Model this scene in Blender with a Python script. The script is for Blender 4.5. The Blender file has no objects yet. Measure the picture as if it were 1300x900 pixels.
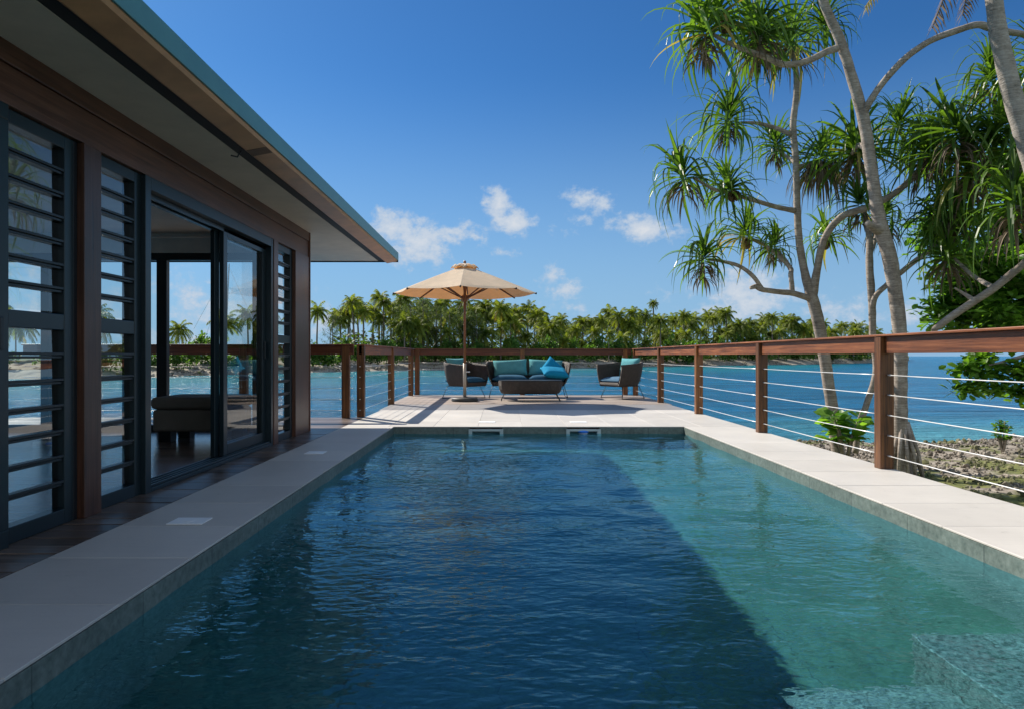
import bpy, math, random
import numpy as np
from mathutils import Vector, Matrix, Euler, noise as mnoise

R = math.radians
random.seed(7)
rng = np.random.default_rng(7)
scene = bpy.context.scene
COL = scene.collection

# ------------------------------------------------------------------ camera, world, sun, exposure
F = 867.0            # focal length in photo pixels (1300 wide)
CX, CY, CH = 638.0, 452.0, 0.95
cam_d = bpy.data.cameras.new('camera')
cam_d.sensor_width = 36.0
cam_d.lens = F / 1300.0 * 36.0
cam_d.shift_x = 12.0 / 1300.0
cam_d.shift_y = 2.0 / 1300.0
cam_d.clip_start = 0.05
cam_d.clip_end = 20000
cam = bpy.data.objects.new('camera', cam_d)
cam.location = (0, 0, CH)
cam.rotation_euler = (R(90), 0, 0)
COL.objects.link(cam)
scene.camera = cam

SUN = Vector((-0.85, 0.89, 1.0)).normalized()
SUN_EL = math.asin(SUN.z)
SUN_AZ = math.atan2(SUN.x, SUN.y)      # from +Y, positive to +X

sd = bpy.data.lights.new('sun', 'SUN')
sd.energy = 5.0
sd.angle = R(0.53)
sd.color = (1.0, 0.93, 0.83)
sun = bpy.data.objects.new('sun', sd)
sun.rotation_euler = (-SUN).to_track_quat('-Z', 'Y').to_euler()
sun.location = (-20, 20, 25)
COL.objects.link(sun)

scene.view_settings.view_transform = 'Standard'
scene.view_settings.look = 'None'
scene.view_settings.gamma = 1.0
scene.view_settings.exposure = 0.5
scene.view_settings.use_curve_mapping = False
scene.cycles.use_denoising = True
scene.cycles.max_bounces = 10
scene.cycles.transparent_max_bounces = 16
scene.cycles.caustics_refractive = True
scene.cycles.caustics_reflective = False
scene.cycles.sample_clamp_indirect = 12.0
scene.cycles.blur_glossy = 0.3


class NT:
    """small node-tree helper"""
    def __init__(self, tree):
        self.t = tree
        self.n = tree.nodes
        self.l = tree.links

    def new(self, typ, ins=None, **props):
        nd = self.n.new(typ)
        for k, v in props.items():
            setattr(nd, k, v)
        for k, v in (ins or {}).items():
            self.put(nd, k, v)
        return nd

    def put(self, nd, k, v):
        s = nd.inputs[k]
        if isinstance(v, bpy.types.NodeSocket):
            self.l.new(v, s)
        elif isinstance(v, bpy.types.Node):
            self.l.new(v.outputs[0], s)
        else:
            s.default_value = v

    def math(self, op, a, b=0.0, c=0.0, clamp=False):
        nd = self.new('ShaderNodeMath', operation=op, use_clamp=clamp)
        for i, v in enumerate((a, b, c)):
            self.put(nd, i, v)
        return nd.outputs[0]

    def vmath(self, op, a, b=(0, 0, 0)):
        nd = self.new('ShaderNodeVectorMath', operation=op)
        self.put(nd, 0, a)
        self.put(nd, 1, b)
        return nd

    def noise(self, vec, scale, detail=4.0, rough=0.55, dist=0.0):
        nd = self.new('ShaderNodeTexNoise', {'Scale': scale, 'Detail': detail, 'Roughness': rough, 'Distortion': dist})
        if vec is not None:
            self.put(nd, 'Vector', vec)
        return nd.outputs['Fac']

    def mapping(self, vec, scale=(1, 1, 1), rot=(0, 0, 0), loc=(0, 0, 0)):
        nd = self.new('ShaderNodeMapping')
        self.put(nd, 'Vector', vec)
        nd.inputs['Scale'].default_value = scale
        nd.inputs['Rotation'].default_value = rot
        nd.inputs['Location'].default_value = loc
        return nd.outputs[0]

    def ramp(self, fac, stops, interp='LINEAR'):
        nd = self.new('ShaderNodeValToRGB')
        self.put(nd, 'Fac', fac)
        cr = nd.color_ramp
        cr.interpolation = interp
        while len(cr.elements) < len(stops):
            cr.elements.new(0.5)
        for e, (p, c) in zip(cr.elements, stops):
            e.position = p
            e.color = (c[0], c[1], c[2], 1) if not isinstance(c, (int, float)) else (c, c, c, 1)
        return nd.outputs['Color']

    def mix(self, fac, a, b, blend='MIX'):
        nd = self.new('ShaderNodeMix', data_type='RGBA', blend_type=blend)
        self.put(nd, 0, fac)
        for i, v in ((6, a), (7, b)):
            if isinstance(v, tuple) and len(v) == 3:
                v = (*v, 1)
            self.put(nd, i, v)
        return nd.outputs[2]

    def smooth(self, x, lo, hi):
        nd = self.new('ShaderNodeMapRange', interpolation_type='SMOOTHSTEP')
        self.put(nd, 'Value', x)
        self.put(nd, 'From Min', lo)
        self.put(nd, 'From Max', hi)
        return nd.outputs[0]


world = bpy.data.worlds.new('World')
scene.world = world
world.use_nodes = True
w = NT(world.node_tree)
for nd in list(w.n):
    w.n.remove(nd)
sky = w.new('ShaderNodeTexSky', sky_type='NISHITA', sun_disc=False)
sky.sun_elevation = SUN_EL
sky.sun_rotation = SUN_AZ
sky.altitude = 0
sky.air_density = 1.0
sky.dust_density = 0.25
sky.ozone_density = 2.6
skyc = w.new('ShaderNodeHueSaturation', {'Saturation': 1.12, 'Value': 1.0, 'Color': sky.outputs[0]}).outputs[0]
tc = w.new('ShaderNodeTexCoord').outputs['Generated']
# fair-weather clouds: soft blobs about fixed directions in the sky, broken up by noise
def direction(px, py):
    return Vector(((px - CX) / F, 1.0, (CY - py) / F)).normalized()
n1 = w.noise(w.mapping(tc, (22, 22, 30)), 1.0, 6.0, 0.6)
n2 = w.noise(w.mapping(tc, (70, 70, 90)), 1.0, 5.0, 0.65)
brk = w.math('ADD', w.math('MULTIPLY', w.math('SUBTRACT', n1, 0.5), 2.6), w.math('MULTIPLY', w.math('SUBTRACT', n2, 0.5), 1.5))
CLOUDS = [  # px, py, half width, half height, strength
    (498, 290, 38, 22, 1.0), (530, 312, 40, 24, 1.05), (515, 300, 40, 25, 0.7),
    (590, 296, 32, 13, 0.8), (570, 303, 26, 10, 0.6),
    (632, 262, 17, 22, 1.0), (655, 284, 28, 17, 1.0), (690, 295, 26, 10, 0.55),
    (700, 350, 20, 18, 0.95), (716, 366, 22, 14, 0.8), (740, 390, 26, 8, 0.35),
    (742, 252, 22, 16, 0.85), (765, 262, 22, 14, 0.65), (738, 276, 14, 8, 0.4),
    (800, 278, 24, 14, 0.75), (815, 292, 38, 17, 0.85), (850, 296, 25, 12, 0.5),
    (935, 370, 50, 34, 0.95), (960, 385, 65, 24, 0.8), (915, 390, 40, 18, 0.6), (1060, 392, 60, 16, 0.5), (1160, 395, 70, 14, 0.5),
    (1240, 400, 80, 14, 0.5), (640, 320, 14, 6, 0.5), (846, 372, 16, 9, 0.35), (270, 385, 90, 35, 0.55), (230, 430, 120, 18, 0.5), (420, 408, 60, 24, 0.45),
    (680, 410, 160, 14, 0.3), (1500, 330, 90, 40, 0.8), (1700, 360, 150, 50, 0.8), (-60, 330, 120, 50, 0.8), (60, 390, 130, 30, 0.6)]
cov = None
for (px, py, a, b, s) in CLOUDS:
    c = direction(px, py)
    k = 1.0 / math.sqrt(1 + ((px - CX) / F) ** 2)
    sc = 1.0 / k ** 2
    d = w.vmath('SUBTRACT', tc, tuple(c)).outputs[0]
    d = w.vmath('MULTIPLY', d, (F / a * sc * 0.95, 0.0 if abs(px - CX) < 500 else F / a * 0.5, F / b * 0.95)).outputs[0]
    ln = w.vmath('LENGTH', d).outputs['Value']
    v = w.math('MULTIPLY', w.math('SUBTRACT', 1.25, ln), s)
    cov = v if cov is None else w.math('MAXIMUM', cov, v)
front = w.smooth(w.new('ShaderNodeSeparateXYZ', {0: tc}).outputs['Y'], 0.0, 0.15)
cov = w.math('ADD', cov, brk)
mask = w.math('MULTIPLY', w.smooth(cov, 0.12, 0.95), front)
# thin high veil near the horizon behind and beside
elev = w.new('ShaderNodeSeparateXYZ', {0: tc}).outputs['Z']
cloudcol = w.mix(w.smooth(cov, 0.4, 2.2), (6.6, 7.8, 9.4), (10.6, 10.5, 10.4))
low = w.math('SUBTRACT', 1.0, w.smooth(elev, -0.02, 0.40))
skyc = w.mix(1.0, skyc, (0.45, 0.89, 1.26), 'MULTIPLY')
skyc = w.mix(w.math('MULTIPLY', low, 0.9), skyc, (3.9, 6.5, 9.6))
skymix = w.mix(w.math('MULTIPLY', mask, 0.88), skyc, cloudcol)
# unseen broken white cloud, added behind the camera as fill light
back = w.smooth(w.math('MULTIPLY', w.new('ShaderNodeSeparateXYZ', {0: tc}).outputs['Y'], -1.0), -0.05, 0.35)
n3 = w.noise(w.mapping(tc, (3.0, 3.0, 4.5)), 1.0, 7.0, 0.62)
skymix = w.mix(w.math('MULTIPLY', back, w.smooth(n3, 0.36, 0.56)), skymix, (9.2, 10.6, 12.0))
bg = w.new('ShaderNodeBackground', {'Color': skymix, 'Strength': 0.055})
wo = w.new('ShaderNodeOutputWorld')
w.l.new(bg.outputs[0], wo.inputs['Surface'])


# ------------------------------------------------------------------ helpers
def P(px, py, Y):
    return Vector(((px - CX) / F * Y, Y, CH + (CY - py) / F * Y))


def G(px, py, z=0.0):
    Y = F * (CH - z) / (py - CY)
    return Vector(((px - CX) / F * Y, Y, z))


def tag(o, label=None, cat=None, group=None, kind=None):
    if label: o['label'] = label
    if cat: o['category'] = cat
    if group: o['group'] = group
    if kind: o['kind'] = kind
    return o


def thing(name, label, cat, loc=(0, 0, 0), rz=0.0, group=None):
    o = bpy.data.objects.new(name, None)
    o.empty_display_size = 0.2
    COL.objects.link(o)
    o.location = loc
    o.rotation_euler = (0, 0, rz)
    return tag(o, label, cat, group)


def wloc(o):
    v = Vector((0, 0, 0))
    while o is not None:
        v += o.location
        o = o.parent
    return v


class MB:
    def __init__(self):
        self.v, self.f, self.a, self.m = [], [], [], []

    def add(self, verts, faces, var=0.5, mi=0):
        b = len(self.v)
        self.v.extend([tuple(p) for p in verts])
        self.f.extend([tuple(b + i for i in f) for f in faces])
        self.m.extend([mi] * len(faces))
        if isinstance(var, (int, float)):
            self.a.extend([float(var)] * len(verts))
        else:
            self.a.extend(var)
        return self

    def box(self, x0, x1, y0, y1, z0, z1, var=0.5, mi=0):
        vs = [(x0, y0, z0), (x1, y0, z0), (x1, y1, z0), (x0, y1, z0), (x0, y0, z1), (x1, y0, z1), (x1, y1, z1), (x0, y1, z1)]
        fs = [(0, 3, 2, 1), (4, 5, 6, 7), (0, 1, 5, 4), (1, 2, 6, 5), (2, 3, 7, 6), (3, 0, 4, 7)]
        return self.add(vs, fs, var, mi)

    def bar(self, p, q, w_, h_, up=(0, 0, 1), var=0.5, mi=0):
        p, q = Vector(p), Vector(q)
        d = (q - p).normalized()
        s = d.cross(Vector(up))
        if s.length < 1e-4: s = d.cross(Vector((1, 0, 0)))
        s.normalize()
        u = s.cross(d)
        vs = []
        for e in (p, q):
            for i, j in ((-1, -1), (1, -1), (1, 1), (-1, 1)):
                vs.append(e + s * (i * w_ / 2) + u * (j * h_ / 2))
        fs = [(0, 1, 2, 3), (7, 6, 5, 4), (0, 4, 5, 1), (1, 5, 6, 2), (2, 6, 7, 3), (3, 7, 4, 0)]
        return self.add(vs, fs, var, mi)

    def tube(self, pts, rad, n=10, var=0.5, mi=0, cap=True, bump=0.0):
        pts = [Vector(p) for p in pts]
        if isinstance(rad, (int, float)): rad = [rad] * len(pts)
        t0 = (pts[1] - pts[0]).normalized()
        ref = Vector((0, 0, 1)) if abs(t0.z) < 0.9 else Vector((1, 0, 0))
        s = t0.cross(ref).normalized()
        vs, fs = [], []
        for i, p in enumerate(pts):
            t = (pts[min(i + 1, len(pts) - 1)] - pts[max(i - 1, 0)]).normalized()
            s = (s - t * s.dot(t)).normalized()
            u = t.cross(s)
            for k in range(n):
                a = 2 * math.pi * k / n
                r = rad[i]
                if bump: r *= 1 + bump * mnoise.noise(Vector((p.x * 9 + math.cos(a), p.y * 9 + math.sin(a), p.z * 9)))
                vs.append(p + s * (math.cos(a) * r) + u * (math.sin(a) * r))
        for i in range(len(pts) - 1):
            for k in range(n):
                k2 = (k + 1) % n
                fs.append((i * n + k, i * n + k2, (i + 1) * n + k2, (i + 1) * n + k))
        if cap:
            fs.append(tuple(range(n))[::-1])
            fs.append(tuple((len(pts) - 1) * n + k for k in range(n)))
        return self.add(vs, fs, var, mi)

    def lathe(self, prof, c=(0, 0, 0), n=24, var=0.5, mi=0):
        vs, fs = [], []
        for r, z in prof:
            for k in range(n):
                a = 2 * math.pi * k / n
                vs.append((c[0] + r * math.cos(a), c[1] + r * math.sin(a), c[2] + z))
        for i in range(len(prof) - 1):
            for k in range(n):
                k2 = (k + 1) % n
                fs.append((i * n + k, i * n + k2, (i + 1) * n + k2, (i + 1) * n + k))
        fs.append(tuple(range(n))[::-1])
        fs.append(tuple((len(prof) - 1) * n + k for k in range(n)))
        return self.add(vs, fs, var, mi)

    def mesh(self, name, mats, smooth=False, off=(0, 0, 0)):
        me = bpy.data.meshes.new(name)
        vs = np.array(self.v, dtype=np.float64) - np.array(off)
        me.from_pydata(vs.tolist(), [], self.f)
        at = me.attributes.new('var', 'FLOAT', 'POINT')
        at.data.foreach_set('value', np.array(self.a, dtype=np.float32))
        if not isinstance(mats, (list, tuple)): mats = [mats]
        for m in mats: me.materials.append(m)
        if len(mats) > 1: me.polygons.foreach_set('material_index', self.m)
        if smooth: me.polygons.foreach_set('use_smooth', [True] * len(me.polygons))
        me.update()
        return me

    def build(self, name, mats, parent=None, local=False, smooth=False, bevel=0.0, seg=2, subsurf=0, angle=35):
        if parent is not None:
            off = (0, 0, 0) if local else wloc(parent)
            loc = (0, 0, 0)
        else:
            a = np.array(self.v)
            lo, hi = a.min(0), a.max(0)
            off = (0, 0, 0) if local else ((lo[0] + hi[0]) / 2, (lo[1] + hi[1]) / 2, lo[2])
            loc = off
        o = bpy.data.objects.new(name, self.mesh(name, mats, smooth, off))
        COL.objects.link(o)
        o.location = loc
        if parent is not None: o.parent = parent
        if bevel:
            m = o.modifiers.new('bevel', 'BEVEL')
            m.width = bevel
            m.segments = seg
            m.limit_method = 'ANGLE'
            m.angle_limit = R(angle)
        if subsurf:
            m = o.modifiers.new('sub', 'SUBSURF')
            m.levels = m.render_levels = subsurf
        return o


def link_mesh(name, me, parent, loc=(0, 0, 0), rot=(0, 0, 0), scale=1.0):
    o = bpy.data.objects.new(name, me)
    COL.objects.link(o)
    o.parent = parent
    o.location = loc
    o.rotation_euler = rot
    o.scale = (scale,) * 3 if isinstance(scale, (int, float)) else scale
    return o


def copy_tree(o, parent=None):
    c = o.copy()
    COL.objects.link(c)
    c.parent = parent
    for ch in [x for x in COL.objects if x.parent == o]:
        copy_tree(ch, c)
    return c


def crom(pts, n=6):
    """Catmull-Rom through points of any dimension"""
    p = [np.array(q, dtype=float) for q in pts]
    p = [2 * p[0] - p[1]] + p + [2 * p[-1] - p[-2]]
    out = []
    for i in range(1, len(p) - 2):
        for k in range(n):
            t = k / n
            out.append(0.5 * ((2 * p[i]) + (-p[i - 1] + p[i + 1]) * t + (2 * p[i - 1] - 5 * p[i] + 4 * p[i + 1] - p[i + 2]) * t * t
                              + (-p[i - 1] + 3 * p[i] - 3 * p[i + 1] + p[i + 2]) * t ** 3))
    out.append(p[-2])
    return out


# ------------------------------------------------------------------ materials
def mat(name):
    m = bpy.data.materials.new(name)
    m.use_nodes = True
    t = NT(m.node_tree)
    for nd in list(t.n): t.n.remove(nd)
    out = t.new('ShaderNodeOutputMaterial')
    return m, t, out


def principled(t, out, color, rough=0.5, normal=None, **kw):
    b = t.new('ShaderNodeBsdfPrincipled')
    if isinstance(color, tuple): color = (*color[:3], 1)
    t.put(b, 'Base Color', color)
    t.put(b, 'Roughness', rough)
    if normal is not None: t.put(b, 'Normal', normal)
    for k, v in kw.items(): t.put(b, k, v)
    t.l.new(b.outputs[0], out.inputs['Surface'])
    return b


def bump(t, h, strength=0.3, dist=0.01):
    return t.new('ShaderNodeBump', {'Height': h, 'Strength': strength, 'Distance': dist}).outputs[0]


def obj_co(t):
    return t.new('ShaderNodeTexCoord').outputs['Object']


def wpos(t):
    return t.new('ShaderNodeNewGeometry').outputs['Position']


def attr(t, name='var'):
    return t.new('ShaderNodeAttribute', attribute_name=name).outputs['Fac']


def wood(name, c1, c2, c3, axis='y', rough=0.45, scale=1.0):
    m, t, out = mat(name)
    sc = {'x': (1.6, 46, 46), 'y': (46, 1.6, 46), 'z': (46, 46, 1.6)}[axis]
    co = wpos(t)
    v = attr(t)
    shift = t.new('ShaderNodeCombineXYZ', {'X': t.math('MULTIPLY', v, 37.0), 'Y': t.math('MULTIPLY', v, 11.0), 'Z': t.math('MULTIPLY', v, 23.0)}).outputs[0]
    co = t.vmath('ADD', co, shift).outputs[0]
    g = t.noise(t.mapping(co, tuple(s * scale for s in sc)), 1.0, 6, 0.65, 0.6)
    bl = t.noise(co, 2.3, 3, 0.5)
    col = t.ramp(g, [(0.33, c1), (0.5, c2), (0.68, c3)])
    hue = t.math('ADD', t.math('MULTIPLY', v, 0.55), t.math('MULTIPLY', bl, 0.75))
    col = t.mix(1.0, col, t.ramp(hue, [(0.2, 0.5), (0.95, 1.3)]), 'MULTIPLY')
    rr = t.math('ADD', rough - 0.12, t.math('MULTIPLY', g, 0.25))
    principled(t, out, col, rr, bump(t, g, 0.25, 0.004))
    return m


def paint(name, c, rough=0.4, metallic=0.0, var=0.12, bs=0.05):
    m, t, out = mat(name)
    co = wpos(t)
    n = t.noise(co, 3.0, 5, 0.6)
    n2 = t.noise(co, 60.0, 3, 0.6)
    col = t.mix(1.0, (*c, 1), t.ramp(n, [(0.3, 1 - var), (0.7, 1 + var)]), 'MULTIPLY')
    principled(t, out, col, t.math('ADD', rough - 0.06, t.math('MULTIPLY', n, 0.14)), bump(t, n2, bs, 0.002), Metallic=metallic)
    return m


def tile_mat(name, c, rough=0.55, streak=0.06, stain=0.12):
    m, t, out = mat(name)
    co = wpos(t)
    v = attr(t)
    big = t.noise(co, 1.7, 5, 0.6)
    fine = t.noise(co, 140, 3, 0.7)
    st = t.noise(t.mapping(co, (3, 45, 3)), 1.0, 4, 0.6)
    spots = t.noise(co, 9.0, 6, 0.7)
    f = t.math('ADD', 1 - stain, t.math('MULTIPLY', big, stain * 2))
    f = t.math('ADD', f, t.math('MULTIPLY', t.math('SUBTRACT', st, 0.5), streak * 2))
    f = t.math('ADD', f, t.math('MULTIPLY', t.math('SUBTRACT', fine, 0.5), 0.14))
    f = t.math('ADD', f, t.math('MULTIPLY', t.math('SUBTRACT', v, 0.5), 0.15))
    f = t.math('SUBTRACT', f, t.math('MULTIPLY', t.smooth(spots, 0.58, 0.76), 0.17))
    col = t.mix(1.0, (*c, 1), t.new('ShaderNodeCombineColor', {0: f, 1: f, 2: f}).outputs[0], 'MULTIPLY')
    principled(t, out, col, t.math('ADD', rough - 0.1, t.math('MULTIPLY', big, 0.2)), bump(t, fine, 0.12, 0.002))
    return m


def leaf(name, c_lo, c_hi, dry=None, trans=0.35, rough=0.45, rnd=0.35, spec=0.4):
    m, t, out = mat(name)
    v = attr(t)
    r = t.new('ShaderNodeObjectInfo').outputs['Random']
    n = t.noise(wpos(t), 0.9, 3, 0.5)
    k = t.math('ADD', t.math('MULTIPLY', v, 0.75), t.math('MULTIPLY', t.math('ADD', r, n), rnd * 0.5))
    k = t.math('SUBTRACT', k, rnd * 0.25)
    stops = [(0.0, c_lo), (0.72, c_hi)]
    if dry: stops += [(0.84, c_hi), (0.93, dry)]
    col = t.ramp(k, stops)
    b = t.new('ShaderNodeBsdfPrincipled', {'Base Color': col, 'Roughness': rough, 'Specular IOR Level': spec})
    tr = t.new('ShaderNodeBsdfTranslucent', {'Color': t.mix(1.0, col, (1.5, 1.6, 0.6, 1), 'MULTIPLY')})
    mx = t.new('ShaderNodeMixShader', {0: trans, 1: b.outputs[0], 2: tr.outputs[0]})
    t.l.new(mx.outputs[0], out.inputs['Surface'])
    return m


def pane_glass(name, tint=(0.9, 0.95, 0.95), refl=1.0, base=0.02):
    """thin window pane: clear with a Fresnel reflection"""
    m, t, out = mat(name)
    fr = t.new('ShaderNodeFresnel', {'IOR': 1.52}).outputs[0]
    wob = bump(t, t.noise(wpos(t), 3.0, 2, 0.5), 0.012, 0.02)
    gl = t.new('ShaderNodeBsdfGlossy', {'Color': (1, 1, 1, 1), 'Roughness': 0.01, 'Normal': wob})
    tr = t.new('ShaderNodeBsdfTransparent', {'Color': (*tint, 1)})
    mx = t.new('ShaderNodeMixShader', {0: t.math('ADD', t.math('MULTIPLY', fr, refl), base, clamp=True), 1: tr.outputs[0], 2: gl.outputs[0]})
    t.l.new(mx.outputs[0], out.inputs['Surface'])
    return m


M = {}
M['rail_x'] = wood('rail_timber_x', (0.075, 0.020, 0.008), (0.15, 0.043, 0.016), (0.24, 0.078, 0.030), 'x')
M['rail_y'] = wood('rail_timber_y', (0.082, 0.023, 0.007), (0.19, 0.058, 0.018), (0.32, 0.115, 0.040), 'y')
M['post'] = wood('post_timber', (0.052, 0.017, 0.0045), (0.155, 0.056, 0.014), (0.32, 0.13, 0.037), 'z')
M['wall_y'] = wood('wall_timber_y', (0.060, 0.022, 0.012), (0.115, 0.045, 0.025), (0.165, 0.070, 0.040), 'y', 0.36)
M['wall_z'] = wood('wall_timber_z', (0.060, 0.022, 0.012), (0.115, 0.044, 0.024), (0.17, 0.072, 0.042), 'z', 0.32)
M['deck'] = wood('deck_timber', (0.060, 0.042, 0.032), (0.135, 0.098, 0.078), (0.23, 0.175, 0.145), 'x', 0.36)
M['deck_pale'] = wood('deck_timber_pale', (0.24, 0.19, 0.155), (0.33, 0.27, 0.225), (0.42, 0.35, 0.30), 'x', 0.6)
M['floor'] = wood('interior_floor_timber', (0.10, 0.062, 0.048), (0.19, 0.125, 0.10), (0.29, 0.20, 0.16), 'x', 0.2)
M['cream'] = tile_mat('cream_tile', (0.55, 0.52, 0.475), stain=0.17)
M['grey'] = tile_mat('grey_tile', (0.26, 0.25, 0.245))
M['grout'] = tile_mat('grout', (0.30, 0.28, 0.26))
M['frame'] = paint('frame_paint', (0.009, 0.019, 0.024), 0.3)
M['frame_dark'] = paint('frame_dark', (0.010, 0.013, 0.016), 0.35)
M['gutter'] = paint('gutter_paint', (0.60, 0.315, 0.165), 0.4, var=0.2)
M['rust'] = paint('rusty_joint', (0.20, 0.12, 0.085), 0.7, var=0.4)
M['fascia'] = paint('fascia_paint', (0.11, 0.27, 0.275), 0.4)
M['roofm'] = paint('roof_metal', (0.16, 0.30, 0.30), 0.35)
M['dark'] = paint('dark_trim_and_shade', (0.03, 0.03, 0.032), 0.7)
M['soffit'] = paint('soffit_paint', (0.66, 0.585, 0.485), 0.6, var=0.10)
M['ceil'] = paint('ceiling_paint', (0.82, 0.77, 0.69), 0.6)
M['wallpaint'] = paint('interior_wall', (0.72, 0.62, 0.48), 0.7)
M['curtain'] = paint('curtain_cloth', (0.66, 0.64, 0.58), 0.9)
M['glass'] = pane_glass('window_glass')
M['louvre'] = pane_glass('louvre_glass', (0.82, 0.87, 0.87), 1.35, 0.045)
M['steel'] = paint('steel_wire', (0.78, 0.78, 0.77), 0.32, 0.35, 0.05)
M['whiteplastic'] = paint('white_plastic', (0.88, 0.88, 0.87), 0.4, var=0.05)
M['skim'] = paint('skimmer_plastic', (0.50, 0.58, 0.58), 0.4, var=0.08)
M['bluep'] = paint('blue_plastic', (0.03, 0.22, 0.85), 0.3, var=0.05)
M['legm'] = paint('dark_steel', (0.035, 0.033, 0.032), 0.35, 0.5)
M['basem'] = paint('umbrella_base', (0.035, 0.034, 0.032), 0.5)
M['polewood'] = wood('pole_timber', (0.16, 0.06, 0.024), (0.26, 0.105, 0.042), (0.36, 0.16, 0.07), 'z', 0.35)
M['polemetal'] = paint('pole_sleeve', (0.50, 0.42, 0.33), 0.4, 0.2)
M['ribwood'] = wood('rib_timber', (0.09, 0.03, 0.014), (0.13, 0.045, 0.02), (0.18, 0.07, 0.03), 'x', 0.4)
M['rockbark'] = None


def fabric(name, c, weave=220.0, var=0.12, trans=0.0, tc_=(1, 1, 1)):
    m, t, out = mat(name)
    co = obj_co(t)
    n = t.noise(co, 5.0, 5, 0.6)
    wv = t.noise(co, weave, 2, 0.6)
    col = t.mix(1.0, (*c, 1), t.ramp(n, [(0.3, 1 - var), (0.7, 1 + var)]), 'MULTIPLY')
    col = t.mix(1.0, col, t.ramp(wv, [(0.3, 0.86), (0.7, 1.12)]), 'MULTIPLY')
    nb = bump(t, t.math('ADD', t.math('MULTIPLY', n, 3.0), wv), 0.3, 0.006)
    b = t.new('ShaderNodeBsdfPrincipled', {'Base Color': col, 'Roughness': 0.9, 'Normal': nb, 'Specular IOR Level': 0.15})
    if trans:
        tr = t.new('ShaderNodeBsdfTranslucent', {'Color': t.mix(1.0, col, (*tc_, 1), 'MULTIPLY')})
        mx = t.new('ShaderNodeMixShader', {0: trans, 1: b.outputs[0], 2: tr.outputs[0]})
        t.l.new(mx.outputs[0], out.inputs['Surface'])
    else:
        t.l.new(b.outputs[0], out.inputs['Surface'])
    return m


M['canopy'] = fabric('canopy_cloth', (0.82, 0.72, 0.56), 300, 0.06, 0.38, (1.1, 0.80, 0.42))
M['teal'] = fabric('teal_cushion', (0.115, 0.36, 0.385))
M['navy'] = fabric('navy_cushion', (0.03, 0.11, 0.19))
M['slate'] = fabric('slate_cushion', (0.10, 0.20, 0.30))
M['bright'] = fabric('bright_blue_cushion', (0.01, 0.27, 0.48))
M['ottoman'] = fabric('ottoman_cloth', (0.20, 0.175, 0.145))


def wicker(name):
    m, t, out = mat(name)
    co = obj_co(t)
    sp = t.new('ShaderNodeSeparateXYZ', {0: co})
    ang = t.math('ARCTAN2', sp.outputs[1], sp.outputs[0])
    a = t.math('SINE', t.math('MULTIPLY', ang, 75.0))
    z = t.math('SINE', t.math('MULTIPLY', sp.outputs[2], 330.0))
    h = t.math('MULTIPLY', a, z)
    rib = t.math('ABSOLUTE', a)
    n = t.noise(co, 14.0, 4, 0.6)
    k = t.math('ADD', t.math('MULTIPLY', t.math('ADD', h, 1.0), 0.25), t.math('MULTIPLY', n, 0.5))
    col = t.ramp(k, [(0.2, (0.024, 0.018, 0.014)), (0.5, (0.060, 0.045, 0.035)), (0.85, (0.13, 0.10, 0.08))])
    principled(t, out, col, 0.55, bump(t, t.math('ADD', h, t.math('MULTIPLY', rib, 1.5)), 0.7, 0.006))
    return m


M['wicker'] = wicker('wicker')


def bark(name, c1, c2, c3, ring=55.0, strength=0.6):
    m, t, out = mat(name)
    co = wpos(t)
    sp = t.new('ShaderNodeSeparateXYZ', {0: co})
    n = t.noise(co, 7.0, 5, 0.65)
    f = t.noise(t.mapping(co, (20, 20, 70)), 1.0, 5, 0.65)
    rg = t.noise(t.mapping(co, (2.5, 2.5, ring * 0.55)), 1.0, 3, 0.6, 0.3)
    k = t.math('ADD', t.math('MULTIPLY', n, 0.40), t.math('ADD', t.math('MULTIPLY', f, 0.30), t.math('MULTIPLY', rg, 0.30)))
    col = t.ramp(k, [(0.36, c1), (0.5, c2), (0.64, c3)])
    principled(t, out, col, 0.85, bump(t, t.math('ADD', t.math('MULTIPLY', rg, 0.8), f), strength, 0.012))
    return m


M['bark'] = bark('pandanus_bark', (0.13, 0.10, 0.078), (0.32, 0.265, 0.215), (0.54, 0.47, 0.40), 95.0, 0.45)
M['palmbark'] = bark('palm_bark', (0.15, 0.125, 0.10), (0.33, 0.29, 0.245), (0.48, 0.43, 0.37), 120.0, 0.8)
M['farbark'] = paint('far_bark', (0.20, 0.16, 0.12), 0.9, var=0.25)
M['pandan'] = leaf('pandanus_leaf', (0.030, 0.072, 0.013), (0.14, 0.245, 0.036), (0.36, 0.27, 0.09), 0.45, 0.34, 0.6)
M['dead'] = leaf('dead_leaf', (0.09, 0.065, 0.045), (0.22, 0.165, 0.115), None, 0.15, 0.8)
M['palmleaf'] = leaf('palm_frond', (0.028, 0.056, 0.009), (0.26, 0.29, 0.042), (0.34, 0.22, 0.05), 0.42, 0.6, 0.6, 0.2)
M['bush'] = leaf('shrub_leaf', (0.030, 0.080, 0.014), (0.14, 0.25, 0.040), None, 0.40, 0.5, 0.6)
M['under'] = leaf('undergrowth_leaf', (0.020, 0.055, 0.010), (0.12, 0.18, 0.035), None, 0.35, 0.6, 0.5)
M['casu'] = leaf('casuarina_needle', (0.04, 0.075, 0.025), (0.11, 0.155, 0.05), None, 0.38, 0.7)
M['broad'] = leaf('broad_leaf', (0.045, 0.12, 0.018), (0.20, 0.37, 0.05), (0.32, 0.26, 0.03), 0.50, 0.35)
M['yellowfrond'] = leaf('yellow_frond', (0.34, 0.24, 0.05), (0.48, 0.36, 0.10), None, 0.3)
M['fruit'] = paint('pandanus_fruit', (0.13, 0.075, 0.03), 0.7, var=0.35)


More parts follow.
